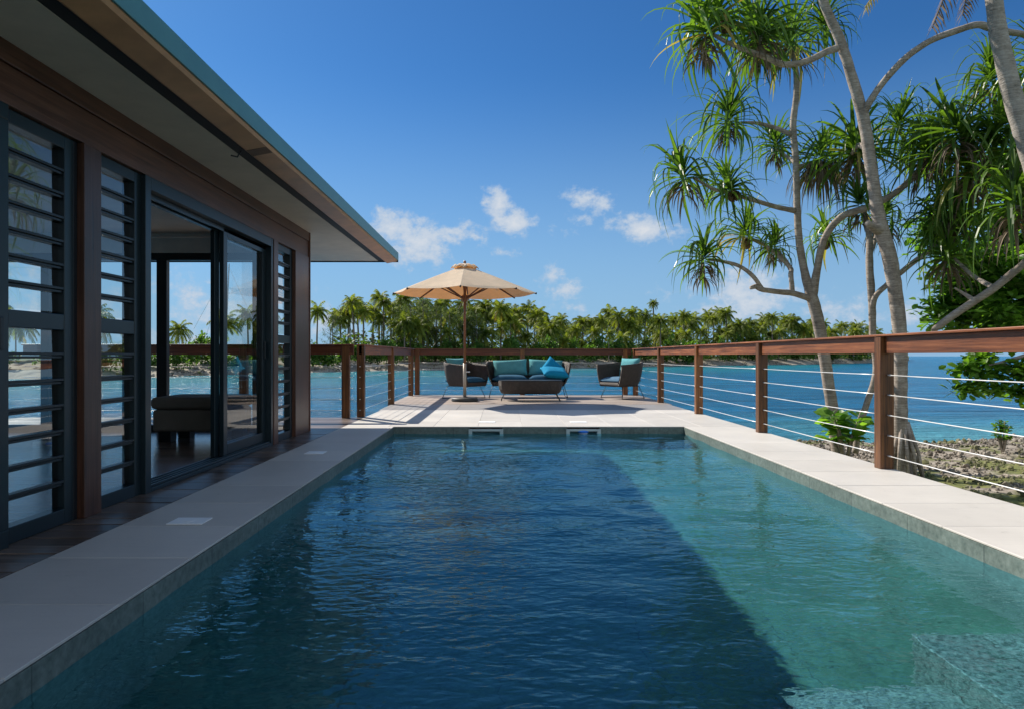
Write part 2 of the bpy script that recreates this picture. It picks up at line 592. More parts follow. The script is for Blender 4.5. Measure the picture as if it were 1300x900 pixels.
# ------------------------------------------------------------------ setting: sea, pool water, ground
SEA = -1.30
SHORE = [(-900, 60), (-300, 62), (100, 68), (200, 74), (290, 82), (400, 95), (480, 104), (550, 110), (640, 116), (700, 121), (770, 134), (830, 152), (900, 166), (1000, 180), (1060, 200), (1100, 224), (1150, 320)]


def shore_d(px):
    return float(np.interp(px, [s[0] for s in SHORE], [s[1] for s in SHORE]))


def sea_mat():
    m, t, out = mat('sea_water')
    co = wpos(t)
    sp = t.new('ShaderNodeSeparateXYZ', {0: co})
    x, y = sp.outputs[0], sp.outputs[1]
    big = t.noise(t.mapping(co, (0.02, 0.06, 1)), 1.0, 4, 0.55)
    mid = t.noise(t.mapping(co, (0.10, 0.35, 1)), 1.0, 4, 0.6)
    # shallows: towards the near shore (right) and the far reef
    near = t.math('SUBTRACT', 1.0, t.smooth(t.math('ADD', y, t.math('MULTIPLY', t.math('SUBTRACT', mid, 0.5), 7.0)), 17.0, 29.0))
    near = t.math('MULTIPLY', near, t.smooth(x, 4.0, 12.0))
    rad = t.vmath('LENGTH', t.vmath('MULTIPLY', co, (1, 1, 0)).outputs[0]).outputs['Value']
    pxl = t.math('DIVIDE', x, y)
    fshore = t.ramp(t.math('ADD', t.math('MULTIPLY', pxl, 0.5), 0.5), [(0.20, 76 / 400), (0.36, 95 / 400), (0.50, 116 / 400), (0.62, 154 / 400), (0.71, 180 / 400), (0.78, 300 / 400)])
    fs = t.math('MULTIPLY', fshore, 400.0)
    far = t.smooth(t.math('ADD', t.math('DIVIDE', rad, fs), t.math('MULTIPLY', t.math('SUBTRACT', big, 0.5), 0.5)), 0.42, 0.92)
    far = t.math('MULTIPLY', far, t.math('SUBTRACT', 1.0, t.smooth(pxl, 0.46, 0.56)))
    deep = t.mix(big, (0.002, 0.098, 0.23), (0.006, 0.18, 0.33))
    turq = t.mix(mid, (0.010, 0.17, 0.22), (0.040, 0.32, 0.33))
    shal = t.mix(mid, (0.030, 0.24, 0.31), (0.15, 0.43, 0.43))
    streak = t.noise(t.mapping(co, (0.16, 0.75, 1), (0, 0, R(5))), 1.0, 6, 0.65)
    deep = t.mix(1.0, deep, t.ramp(streak, [(0.32, 0.55), (0.5, 1.0), (0.68, 1.6)]), 'MULTIPLY')
    col = t.mix(t.math('MULTIPLY', far, 0.75), deep, turq)
    col = t.mix(t.math('MULTIPLY', near, 0.9), col, shal)
    w1 = t.noise(t.mapping(co, (0.22, 0.62, 1), (0, 0, R(8))), 1.0, 7, 0.62)
    w2 = t.noise(t.mapping(co, (1.6, 4.0, 1), (0, 0, R(-15))), 1.0, 5, 0.6)
    h = t.math('ADD', w1, t.math('MULTIPLY', w2, 0.28))
    b = t.new('ShaderNodeBsdfPrincipled', {'Base Color': col, 'Roughness': 0.2, 'IOR': 1.33, 'Specular IOR Level': 0.16, 'Normal': bump(t, h, 1.0, 1.3)})
    t.l.new(b.outputs[0], out.inputs['Surface'])
    return m


M['sea'] = sea_mat()
s = MB()
Yc = 2500
s.add([(-9000, -4000, SEA), (9000, -4000, SEA), (9000, 15000, SEA), (-9000, 15000, SEA)], [(0, 1, 2, 3)])
tag(s.build('sea', M['sea'], local=True), kind='structure')

# surf line far right on the reef
# pool -------------------------------------------------------------
PX0, PX1, PY0, PY1 = -1.47, 2.46, -1.6, 9.25
WZ, FZ = -0.10, -0.84


def pool_tile(name, floor=False, steps=False):
    m, t, out = mat(name)
    co = wpos(t)
    sp = t.new('ShaderNodeSeparateXYZ', {0: co})
    if floor:
        v = t.new('ShaderNodeCombineXYZ', {'X': sp.outputs[0], 'Y': sp.outputs[1]}).outputs[0]
    else:
        v = t.new('ShaderNodeCombineXYZ', {'X': t.math('ADD', sp.outputs[0], sp.outputs[1]), 'Y': sp.outputs[2]}).outputs[0]
    br = t.new('ShaderNodeTexBrick', {'Vector': v, 'Color1': (0.9, 0.9, 0.9, 1), 'Color2': (1.08, 1.08, 1.08, 1), 'Mortar': (0.55, 0.55, 0.55, 1), 'Scale': 1.0,
                                      'Mortar Size': 0.004, 'Brick Width': 0.66, 'Row Height': 0.33}, offset=0.0)
    n = t.noise(co, 26.0, 6, 0.7)
    n2 = t.noise(co, 3.0, 4, 0.6)
    base = t.ramp(n, [(0.3, (0.036, 0.074, 0.052)), (0.7, (0.094, 0.165, 0.122))] if floor else [(0.3, (0.085, 0.115, 0.10)), (0.7, (0.21, 0.25, 0.225))])
    if steps: base = t.ramp(t.noise(co, 38.0, 5, 0.75), [(0.38, (0.05, 0.065, 0.058)), (0.62, (0.24, 0.265, 0.235))])
    base = t.mix(1.0, base, t.ramp(n2, [(0.3, 0.82), (0.7, 1.15)]), 'MULTIPLY')
    col = t.mix(1.0, base, br.outputs[0], 'MULTIPLY')
    principled(t, out, col, 0.5, bump(t, n, 0.15, 0.003))
    return m


M['pooltile'] = pool_tile('pool_wall_tile')
M['poolfloor'] = pool_tile('pool_floor_tile', True)
M['poolstep'] = pool_tile('pool_step_tile', True, True)

b = MB()
CT = -0.012                                    # underside of the coping slabs
x0, x1, y0, y1 = PX0 + 0.004, PX1 - 0.004, PY0, PY1 - 0.004
wl = MB()
wl.box(x0 - 0.2, x0, y0, y1 + 0.2, FZ - 0.2, CT - 0.002)
wl.box(x1, x1 + 0.2, y0, y1 + 0.2, FZ - 0.2, CT - 0.002)
SK = [(-0.225, 0.115), (1.095, 0.115)]         # skimmer mouth centres on far wall
edges = [x0]
for c, hw in SK: edges += [c - 0.22, c + 0.22]
edges.append(x1)
for i in range(0, len(edges), 2):
    wl.box(edges[i], edges[i + 1], y1, y1 + 0.2, FZ, CT - 0.002)
for c, hw in SK: wl.box(c - 0.22, c + 0.22, y1, y1 + 0.2, FZ, -0.30)
pw = tag(wl.build('pool_wall', M['pooltile'], local=True), kind='structure')
fl = MB().box(x0, x1, y0, y1, FZ - 0.15, FZ)
pf = tag(fl.build('pool_floor', M['poolfloor'], local=True), kind='structure')
st = MB()
st.box(1.70, x1 - 0.002, y0, 2.85, FZ, -0.42)
st.box(1.05, 1.697, y0, 2.62, FZ, -0.63)
ps = tag(st.build('pool_steps', M['poolstep'], local=True, bevel=0.006, seg=2), kind='structure')


def pool_water_mat():
    m, t, out = mat('pool_water')
    co = wpos(t)
    h1 = t.noise(t.mapping(co, (7, 12, 1), (0, 0, R(8))), 1.0, 2, 0.5, 0.4)
    h2 = t.noise(t.mapping(co, (16, 26, 1), (0, 0, R(-14))), 1.0, 1, 0.5, 0.3)
    amp = t.ramp(t.noise(co, 0.7, 2, 0.5), [(0.3, 0.28), (0.7, 1.7)])
    h = t.math('MULTIPLY', t.math('ADD', h1, t.math('MULTIPLY', h2, 0.40)), amp)
    g = t.new('ShaderNodeBsdfGlass', {'Color': (0.52, 0.86, 0.98, 1), 'Roughness': 0.0, 'IOR': 1.333, 'Normal': bump(t, h, 1.0, 0.0080)})
    # seen from below the sheet lets daylight through to the pool floor
    tr = t.new('ShaderNodeBsdfTransparent', {'Color': (0.60, 0.92, 1.0, 1)})
    mx = t.new('ShaderNodeMixShader', {0: t.new('ShaderNodeNewGeometry').outputs['Backfacing'], 1: g.outputs[0], 2: tr.outputs[0]})
    t.l.new(mx.outputs[0], out.inputs['Surface'])
    return m


M['water'] = pool_water_mat()
GX = np.linspace(x0, x1, 160)
GY = np.linspace(y0, y1, 440)
XX, YY = np.meshgrid(GX, GY)
ZZ = np.zeros_like(XX)
for i in range(40):
    lam = 0.22 * (5.0 ** rng.random())
    th = R(90) + rng.normal(0, R(45))
    k = 2 * math.pi / lam
    slope = 0.0078
    ZZ += slope / k * np.sin(k * (math.cos(th) * XX + math.sin(th) * YY) + rng.random() * 6.283)
env = 0.72 + 0.42 * np.sin(XX * 1.1 + YY * 0.6 + 0.5) * np.cos(YY * 0.8 - XX * 0.7)
ZZ *= env
nx, ny = len(GX), len(GY)
verts = np.stack([XX, YY, WZ + ZZ], -1).reshape(-1, 3)
idx = np.arange(nx * ny).reshape(ny, nx)
faces = np.stack([idx[:-1, :-1], idx[:-1, 1:], idx[1:, 1:], idx[1:, :-1]], -1).reshape(-1, 4)
wb = MB()
wb.v, wb.f, wb.a, wb.m = verts.tolist(), faces.tolist(), [0.5] * len(verts), [0] * len(faces)
water = tag(wb.build('pool_water', M['water'], local=True, smooth=True), kind='structure')


# coping and terrace tiles ---------------------------------------------------
def tiles(mb, xa, xb, ya, yb, nx_, ny_, z0=CT, z1=0.0, gap=0.0022):
    for i in range(nx_):
        for j in range(ny_):
            a, b_ = xa + (xb - xa) * i / nx_, xa + (xb - xa) * (i + 1) / nx_
            c, d = ya + (yb - ya) * j / ny_, ya + (yb - ya) * (j + 1) / ny_
            dz = random.uniform(-0.0006, 0.0006)
            mb.box(a + gap / 2, b_ - gap / 2, c + gap / 2, d - gap / 2, z0, z1 + dz, random.random())


LX, RX = -2.15, 3.30
cp = MB()
tiles(cp, LX, PX0, PY0, PY1, 1, 18)
tiles(cp, PX1, RX, PY0, PY1, 1, 18)
tiles(cp, LX, RX, PY1, 12.1, 9, 4)
tag(cp.build('pool_coping', M['cream'], local=True, bevel=0.002, seg=1), kind='structure')
gt = MB()
tiles(gt, LX - 0.05, RX, 12.1, 13.5, 4, 1, CT, -0.001)
tag(gt.build('terrace_tiles', M['grey'], local=True, bevel=0.003, seg=1), kind='structure')
ba = MB()
ba.box(LX, x0 - 0.201, PY0, 13.5, -0.5, CT - 0.003)
ba.box(x1 + 0.201, RX - 0.01, PY0, 13.5, -0.6, CT - 0.003)
ba.box(x0 - 0.199, x1 + 0.199, y1 + 0.201, 13.5, -0.5, CT - 0.003)
tag(ba.build('terrace_slab', M['grout'], local=True), kind='structure')
dk = MB()
y = 13.505
while y < 16.72:
    dk.box(LX - 0.12 + random.uniform(-.004, .004), RX + 0.05, y, y + 0.135, -0.03, random.uniform(-0.001, 0.001), random.random())
    y += 0.141
dk.box(LX - 0.1, RX + 0.03, 13.51, 16.8, -0.25, -0.032)
tag(dk.build('terrace_decking', M['deck_pale'], local=True), kind='structure')
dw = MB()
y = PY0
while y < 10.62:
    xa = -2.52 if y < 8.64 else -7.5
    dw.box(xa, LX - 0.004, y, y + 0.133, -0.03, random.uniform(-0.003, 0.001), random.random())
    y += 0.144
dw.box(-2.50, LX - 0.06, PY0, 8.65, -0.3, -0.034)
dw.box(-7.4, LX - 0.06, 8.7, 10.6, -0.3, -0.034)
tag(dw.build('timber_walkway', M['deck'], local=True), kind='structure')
for i, (sx, sy, sw, sl, lab) in enumerate([(-1.80, 3.93, 0.20, 0.15, 'square white lid set in the shaded coping nearest the louvre windows'),
                                           (-1.84, 6.72, 0.18, 0.18, 'small pale lid in the shaded coping opposite the sliding door'),
                                           (-0.225, 9.87, 0.24, 0.20, 'pale lid in the sunlit coping above the empty skimmer'),
                                           (1.095, 9.87, 0.24, 0.20, 'pale lid in the sunlit coping above the skimmer with the blue float')]):
    c = MB().box(sx - sw / 2, sx + sw / 2, sy - sl / 2, sy + sl / 2, 0.001, 0.006)
    c.tube([(sx, sy, 0.006), (sx, sy, 0.008)], 0.03, 12)
    tag(c.build('skimmer_lid', M['whiteplastic'], bevel=0.002), lab, 'lid', 'skimmer lids in the pool coping')

# skimmers and float
for k, ((c, hw), lab) in enumerate(zip(SK, ['empty white skimmer opening in the far pool wall', 'white skimmer opening in the far pool wall with a blue float inside'])):
    e = thing('pool_skimmer', lab, 'skimmer', (c, y1 - 0.02, -0.30), group='skimmers in the far pool wall')
    m_ = MB()
    ya, yb = y1 - 0.016, y1 + 0.02
    m_.box(c - 0.235, c - 0.185, ya, yb, -0.30, -0.034)
    m_.box(c + 0.185, c + 0.235, ya, yb, -0.30, -0.034)
    m_.box(c - 0.185, c + 0.185, ya, yb, -0.064, -0.034)
    m_.box(c - 0.185, c + 0.185, ya, yb, -0.30, -0.26)
    m_.build('frame', M['skim'], e, bevel=0.004)
    m_ = MB()
    m_.box(c - 0.2, c - 0.185, yb, yb + 0.32, -0.30, -0.04)
    m_.box(c + 0.185, c + 0.2, yb, yb + 0.32, -0.30, -0.04)
    m_.box(c - 0.185, c + 0.185, yb + 0.305, yb + 0.32, -0.30, -0.04)
    m_.box(c - 0.185, c + 0.185, yb, yb + 0.305, -0.30, -0.285)
    m_.box(c - 0.185, c + 0.185, yb, yb + 0.305, -0.055, -0.04)
    m_.build('housing', M['skim'], e)
    m_ = MB().box(c - 0.09, c + 0.09, yb + 0.29, yb + 0.303, -0.20, -0.07)
    m_.build('throat', M['dark'], e)
    m_ = MB()
    m_.add([(c - 0.185, ya + 0.02, WZ), (c + 0.185, ya + 0.02, WZ), (c + 0.185, yb + 0.305, WZ), (c - 0.185, yb + 0.305, WZ)], [(0, 1, 2, 3)])
    m_.build('water_film', M['water'], e)
c = SK[1][0]
e = thing('pool_float', 'small blue and white chlorine float in the skimmer', 'float', (c, y1 + 0.03, WZ - 0.02))
MB().lathe([(0.02, -0.03), (0.05, -0.02), (0.066, 0.0), (0.05, 0.015)], (c, y1 + 0.03, WZ)).build('lower_body', M['whiteplastic'], e, smooth=True)
MB().lathe([(0.05, 0.016), (0.078, 0.022), (0.07, 0.042), (0.03, 0.052), (0.018, 0.064)], (c, y1 + 0.03, WZ)).build('cap', M['bluep'], e, smooth=True)


# near rubble shore --------------------------------------------------------------
def rubble_mat(stone=False):
    m, t, out = mat('coral_rubble' if not stone else 'coral_stones')
    co = wpos(t)
    vo = t.new('ShaderNodeTexVoronoi', {'Vector': co, 'Scale': 9.0}, feature='F1')
    n = t.noise(co, 5.0, 6, 0.7)
    n2 = t.noise(co, 0.75, 4, 0.6)
    v = attr(t)
    k = t.math('ADD', t.math('MULTIPLY', n, 0.7), t.math('MULTIPLY', v, 0.4) if stone else t.math('MULTIPLY', vo.outputs['Distance'], 0.5))
    col = t.ramp(k, [(0.25, (0.055, 0.045, 0.036)), (0.52, (0.20, 0.168, 0.135)), (0.85, (0.46, 0.405, 0.335))])
    grass = t.ramp(n, [(0.3, (0.05, 0.07, 0.010)), (0.7, (0.20, 0.21, 0.035))])
    sp = t.new('ShaderNodeSeparateXYZ', {0: co})
    nearer = t.math('SUBTRACT', 1.0, t.smooth(sp.outputs[1], 8.0, 13.0))
    gm = t.smooth(t.math('ADD', n2, t.math('MULTIPLY', nearer, 0.20)), 0.53, 0.62)
    col = t.mix(t.math('MULTIPLY', gm, 0.6 if stone else 0.92), col, grass)
    principled(t, out, col, 0.95, bump(t, n, 0.8, 0.05))
    return m


def ground_h(x, y):
    h = np.interp(y, [-30, 5, 8, 12, 15, 17.6, 20, 60], [-0.75, -0.75, -0.78, -0.92, -1.08, -1.28, -1.6, -3.0])
    h += 0.05 * math.sin(x * 0.9 + 1) * math.cos(y * 0.7) + 0.10 * mnoise.noise(Vector((x * 0.5, y * 0.5, 3.1))) + 0.05 * mnoise.noise(Vector((x * 2.2, y * 2.2, 7.7)))
    h -= max(0.0, (3.9 - x)) * 0.35 if y > 9 else 0.0          # falls away under the terrace
    h += 0.02 * max(0.0, x - 9)
    if x < 3.4: h -= 2.2                                        # the terrace and villa stand on piles over the water
    return h


gx = np.concatenate([np.linspace(-14, 3.2, 12), np.linspace(3.6, 26, 130), np.linspace(28, 60, 10)])
gy = np.concatenate([np.linspace(-30, 4, 12), np.linspace(4.3, 22, 130), np.linspace(24, 60, 6)])
gb = MB()
for yy in gy:
    for xx in gx:
        gb.v.append((float(xx), float(yy), float(ground_h(xx, yy))))
gb.a = [0.5] * len(gb.v)
for j in range(len(gy) - 1):
    for i in range(len(gx) - 1):
        a = j * len(gx) + i
        gb.f.append((a, a + 1, a + 1 + len(gx), a + len(gx)))
gb.m = [0] * len(gb.f)
M['rubble'] = rubble_mat()
M['stones'] = rubble_mat(True)
tag(gb.build('rocky_ground', M['rubble'], local=True, smooth=True), kind='structure')
# loose coral stones
sb = MB()
ico = [(0, 0, 1), (0.894, 0, 0.447), (0.276, 0.851, 0.447), (-0.724, 0.526, 0.447), (-0.724, -0.526, 0.447), (0.276, -0.851, 0.447),
       (0.724, 0.526, -0.447), (-0.276, 0.851, -0.447), (-0.894, 0, -0.447), (-0.276, -0.851, -0.447), (0.724, -0.526, -0.447), (0, 0, -1)]
icof = [(0, 1, 2), (0, 2, 3), (0, 3, 4), (0, 4, 5), (0, 5, 1), (1, 6, 2), (2, 7, 3), (3, 8, 4), (4, 9, 5), (5, 10, 1), (6, 7, 2), (7, 8, 3), (8, 9, 4), (9, 10, 5), (10, 6, 1),
        (6, 11, 7), (7, 11, 8), (8, 11, 9), (9, 11, 10), (10, 11, 6)]


def stone(mb, x, y, z, r):
    q = Euler((random.random() * 6, random.random() * 6, random.random() * 6)).to_matrix()
    sx = Vector((r * random.uniform(.7, 1.3), r * random.uniform(.6, 1.1), r * random.uniform(.4, .8)))
    vs = []
    for p in ico:
        v = Vector(p) * random.uniform(0.72, 1.2)
        v = q @ Vector((v.x * sx.x, v.y * sx.y, v.z * sx.z))
        vs.append((x + v.x, y + v.y, z + v.z))
    mb.add(vs, icof, random.random())


for i in range(17000):
    x = random.uniform(3.9, 22)
    y = random.uniform(5.5, 18.2)
    if x > 5 + y * 0.95 or x < 3.5 + max(0, (y - 8)) * 0.2: continue
    g = mnoise.noise(Vector((x * 0.75, y * 0.75, 0)))
    if g > 0.25 and random.random() < 0.7: continue
    r = random.uniform(0.016, 0.045) * (1 + 1.3 * (random.random() < 0.05))
    stone(sb, x, y, ground_h(x, y) + r * 0.25, r)
tag(sb.build('coral_stones', M['stones'], local=True), 'loose pale coral rubble along the near shore', 'rubble', kind='stuff')


# far island ground -----------------------------------------------------------------------
def island_mat():
    m, t, out = mat('island_ground')
    co = wpos(t)
    sp = t.new('ShaderNodeSeparateXYZ', {0: co})
    n = t.noise(co, 0.5, 6, 0.7)
    n2 = t.noise(co, 0.12, 4, 0.6)
    sand = t.ramp(n, [(0.3, (0.10, 0.085, 0.07)), (0.5, (0.30, 0.26, 0.20)), (0.75, (0.46, 0.41, 0.33))])
    green = t.ramp(n, [(0.3, (0.04, 0.055, 0.015)), (0.7, (0.12, 0.15, 0.04))])
    k = t.smooth(t.math('ADD', sp.outputs[2], t.math('MULTIPLY', t.math('SUBTRACT', n2, 0.5), 1.2)), 0.05, 0.45)
    principled(t, out, t.mix(k, sand, green), 0.95, bump(t, n, 0.8, 0.4))
    return m


ib = MB()
offs = [(-4, -2.2), (0, -1.32), (2.5, -0.95), (5, -0.55), (8, -0.15), (12, 0.25), (18, 0.5), (40, 0.8), (110, 1.0), (260, 0.8)]
pxs = np.concatenate([np.arange(-900, 1100, 9), np.arange(1100, 1160, 6)])
for px in pxs:
    d0 = shore_d(px)
    d0 += 2.0 * mnoise.noise(Vector((px * 0.03, 0, 0))) * d0 / 120
    taper = min(1.0, max(0.0, (1160 - px) / 90.0))
    for o_, z in offs:
        d = d0 + o_ * (0.15 + 0.85 * taper if o_ > 0 else 1)
        zz = z + (0.16 * mnoise.noise(Vector((px * 0.05, o_ * 0.3, 5))) if -0.5 > z > -1.3 or z > 0 else 0)
        ib.v.append(((px - CX) / F * d, d, zz))
ib.a = [0.5] * len(ib.v)
no = len(offs)
for i in range(len(pxs) - 1):
    for j in range(no - 1):
        a = i * no + j
        ib.f.append((a, a + no, a + no + 1, a + 1))
ib.m = [0] * len(ib.f)
tag(ib.build('far_shore', island_mat(), local=True, smooth=True), kind='structure')


def island_z(off):
    return float(np.interp(off, [o[0] for o in offs], [o[1] for o in offs]))


# rocks at the far water line (loose, one mass)
rb = MB()
for i in range(1500):
    px = random.uniform(150, 1130)
    off = random.choice([random.uniform(-0.6, 3), random.uniform(1, 8)])
    d = shore_d(px) + off
    r = random.uniform(0.08, 0.22) * (1 + (random.random() < 0.04) * 1.8)
    stone(rb, (px - CX) / F * d, d, island_z(off) + r * 0.2, r)
tag(rb.build('shore_rocks', M['stones'], local=True), 'scattered low rocks along the far shoreline', 'rocks', kind='stuff')


# ------------------------------------------------------------------ the house
WX = -2.46                       # outer face of the long glazed wall
SOF, EAVE = 2.51, 11.25          # soffit height, far end of the roof
house = thing('villa', 'low timber villa with dark louvred windows and a wide teal roof edge beside the pool', 'house', (-4.8, 4.0, 0))


def wallbox(name, m, ya, yb, za, zb, xo=0.0, th=0.10, bevel=0.004, parent=house):
    return MB().box(WX - th + xo, WX + xo, ya, yb, za, zb, random.random()).build(name, m, parent, bevel=bevel)


# header boards
b = MB()
b.box(WX - 0.14, WX + 0.012, PY0, 8.67, 2.40, SOF - 0.001, 0.25)
b.box(WX - 0.14, WX, PY0, 8.67, 2.20, 2.397, 0.6)
b.build('header_beam', M['wall_y'], house, bevel=0.004)
# wooden posts between the bays
for ya, yb in ((4.0, 4.17), (7.32, 7.46)):
    wallbox('wall_post', M['wall_z'], ya, yb, 0.0, 2.198, 0.012, 0.15)
wallbox('end_panel', M['wall_z'], 8.09, 8.655, 0.0, 2.198, 0.010, 0.14)
b = MB()
b.box(WX - 0.15, WX + 0.02, 8.658, 8.685, 0.0, SOF - 0.001, 0.9)
b.build('corner_board', M['wall_z'], house, bevel=0.003)


def louvre(ya, yb, xo=-0.03):
    """a louvred window: frame, dark blade rails and glass blades"""
    fw = 0.045
    b = MB()
    x0_, x1_ = WX + xo - 0.075, WX + xo
    b.box(x0_, x1_, ya, ya + fw, 0.0, 2.198)
    b.box(x0_, x1_, yb - fw * 1.7, yb, 0.0, 2.198)
    b.box(x0_, x1_, ya + fw, yb - fw * 1.7, 2.125, 2.198)
    b.box(x0_, x1_, ya + fw, yb - fw * 1.7, 0.0, 0.085)
    b.box(x0_ + 0.004, x1_ - 0.003, ya + fw, yb - fw * 1.7, 1.095, 1.185)
    fr = b.build('louvre_window', M['frame'], house, bevel=0.004)
    for za, zb in ((0.085, 1.095), (1.185, 2.125)):
        rails, panes = MB(), MB()
        n = 7
        for i in range(n):
            z0_ = za + (zb - za) * i / n
            z1_ = za + (zb - za) * (i + 1) / n
            xm = (x0_ + x1_) / 2
            if i:
                rails.box(xm - 0.024, xm + 0.026, ya + fw, yb - fw * 1.7, z0_ - 0.013, z0_ + 0.001)
                rails.box(xm - 0.010, xm + 0.034, ya + fw, yb - fw * 1.7, z0_ + 0.004, z0_ + 0.019)
            t_ = 0.0015
            panes.add([(xm + t_, ya + fw, z0_ + 0.012), (xm + t_, yb - fw * 1.7, z0_ + 0.012), (xm - t_, yb - fw * 1.7, z1_ + 0.004), (xm - t_, ya + fw, z1_ + 0.004)], [(0, 1, 2, 3)])
        rails.build('blade_rail', M['frame_dark'], fr, bevel=0.002)
        panes.build('glass_blade', M['louvre'], fr)
    return fr


louvre(3.40, 3.96)
louvre(4.17, 4.70)
louvre(7.47, 8.085)
louvre(1.2, 1.8)
# big sliding frame nearest the camera
b = MB()
b.box(WX - 0.10, WX + 0.006, 2.30, 3.395, 0.0, 0.09)
b.box(WX - 0.10, WX + 0.006, 2.30, 3.395, 2.12, 2.198)
b.box(WX - 0.10, WX + 0.006, 3.22, 3.395, 0.09, 2.12)
b.box(WX - 0.10, WX + 0.006, 2.30, 2.40, 0.09, 2.12)
fd = b.build('sliding_door', M['frame'], house, bevel=0.004)
MB().add([(WX - 0.05, 2.4, 0.09), (WX - 0.05, 3.22, 0.09), (WX - 0.05, 3.22, 2.12), (WX - 0.05, 2.4, 2.12)], [(0, 1, 2, 3)]).build('door_pane', M['glass'], fd)
MB().box(WX + 0.006, WX + 0.02, 3.32, 3.345, 0.98, 1.14).build('door_handle', M['frame_dark'], fd, bevel=0.003)
wallbox('blank_wall', M['wall_z'], PY0, 1.2, 0.0, 2.198)
wallbox('blank_wall', M['wall_z'], 1.8, 2.30, 0.0, 2.198)
wallbox('frame_infill', M['frame_dark'], 3.962, 3.998, 0.0, 2.198, -0.03, 0.09, 0.002)

# sliding doorway: fixed track frame, one door leaf slid to the far side
b = MB()
b.box(WX - 0.16, WX + 0.004, 4.70, 4.775, 0.0, 2.198)
b.box(WX - 0.16, WX + 0.004, 7.255, 7.318, 0.0, 2.198)
b.box(WX - 0.16, WX + 0.004, 4.775, 7.255, 2.11, 2.198)
b.box(WX - 0.16, WX - 0.115, 4.775, 7.255, 2.07, 2.109)
b.box(WX - 0.07, WX - 0.055, 4.775, 7.255, 2.07, 2.109)
b.box(WX - 0.16, WX + 0.004, 4.775, 7.255, 0.001, 0.03)
for xo in (-0.15, -0.105, -0.06, -0.02):
    b.box(WX + xo, WX + xo + 0.012, 4.775, 7.255, 0.03, 0.05)
sf = b.build('door_track', M['frame'], house, bevel=0.003)
for k, (ya, yb, xo) in enumerate(((6.16, 7.25, -0.055), (6.10, 7.22, -0.11))):
    b = MB()
    xa, xb = WX + xo - 0.04, WX + xo
    wst = 0.085 if k == 0 else 0.10
    b.box(xa, xb, ya, ya + wst, 0.052, 2.108)
    b.box(xa, xb, yb - wst, yb, 0.052, 2.108)
    b.box(xa, xb, ya + wst, yb - wst, 2.03, 2.108)
    b.box(xa, xb, ya + wst, yb - wst, 0.052, 0.15)
    leaf_ = b.build('sliding_door', M['frame'], house, bevel=0.003)
    xm = (xa + xb) / 2
    MB().add([(xm, ya + wst, 0.15), (xm, yb - wst, 0.15), (xm, yb - wst, 2.03), (xm, ya + wst, 2.03)], [(0, 1, 2, 3)]).build('door_pane', M['glass'], leaf_)
    MB().box(xb, xb + 0.016, yb - 0.06, yb - 0.035, 0.92, 1.10).build('door_handle', M['frame_dark'], leaf_, bevel=0.003)

# gable end glazing (far end of the room)
GYE = 8.72
b = MB()
HX0 = -7.4
b.box(HX0, WX - 0.15, GYE, GYE + 0.08, 0.0, 0.075)
b.box(HX0, WX - 0.15, GYE, GYE + 0.08, 2.17, 2.26)
for xa, xb in ((HX0, HX0 + 0.08), (-5.9, -5.8), (-4.42, -4.29), (WX - 0.26, WX - 0.15)):
    b.box(xa, xb, GYE, GYE + 0.08, 0.075, 2.17)
gw = b.build('gable_window', M['frame_dark'], house, bevel=0.003)
b = MB()
for xa, xb in ((HX0 + 0.08, -5.9), (-5.8, -4.42)):
    b.add([(xa, GYE + 0.04, 0.075), (xb, GYE + 0.04, 0.075), (xb, GYE + 0.04, 2.17), (xa, GYE + 0.04, 2.17)], [(0, 1, 2, 3)])
b.build('window_pane', M['glass'], gw)
MB().box(HX0, WX - 0.15, GYE, GYE + 0.1, 2.262, 2.74).build('gable_wall', M['ceil'], house)
MB().box(HX0, WX - 0.145, PY0, GYE - 0.002, 2.72, 2.80).build('ceiling', M['ceil'], house)
MB().tube([(HX0, GYE - 0.1, 2.45), (WX - 0.2, GYE - 0.1, 2.45)], 0.012, 8).build('curtain_rail', M['ceil'], house)
b = MB()
y = PY0
while y < GYE - 0.05:
    b.box(HX0, WX - 0.165, y, min(y + 0.118, GYE - 0.005), -0.03, 0.0, random.random())
    y += 0.121
b.build('interior_floor', M['floor'], house)
# side and back walls, a partition with the paler room behind the louvres
b = MB()
b.box(HX0 - 0.12, HX0, PY0, 1.0, -0.3, 2.80)
b.box(HX0 - 0.12, HX0, 1.0, 4.6, 0.0, 2.2)
b.box(HX0 - 0.12, HX0, 1.0, GYE + 0.1, 2.2, 2.80)
b.box(HX0 - 0.12, HX0, 1.0, GYE + 0.1, -0.3, 0.0)
b.box(HX0 - 0.12, HX0, 4.6, 5.4, 0.0, 2.2)
b.build('side_wall', M['wallpaint'], house)
for ya, yb in ((5.4, GYE - 0.01),):  # side glazing added to let more light into the room
    b = MB()
    nn = 3
    for k in range(nn + 1):
        yy = ya + (yb - ya - 0.06) * k / nn
        b.box(HX0 - 0.08, HX0 - 0.02, yy, yy + 0.06, 0.002, 2.198)
    b.box(HX0 - 0.075, HX0 - 0.025, ya, yb, 0.001, 0.05)
    so_ = b.build('added_side_window', M['frame_dark'], house)
    MB().add([(HX0 - 0.05, ya, 0.0), (HX0 - 0.05, yb, 0.0), (HX0 - 0.05, yb, 2.2), (HX0 - 0.05, ya, 2.2)], [(0, 1, 2, 3)]).build('window_pane', M['glass'], so_)
MB().box(HX0, WX - 0.105, PY0 - 0.12, PY0, -0.3, 2.80).build('back_wall', M['wallpaint'], house)
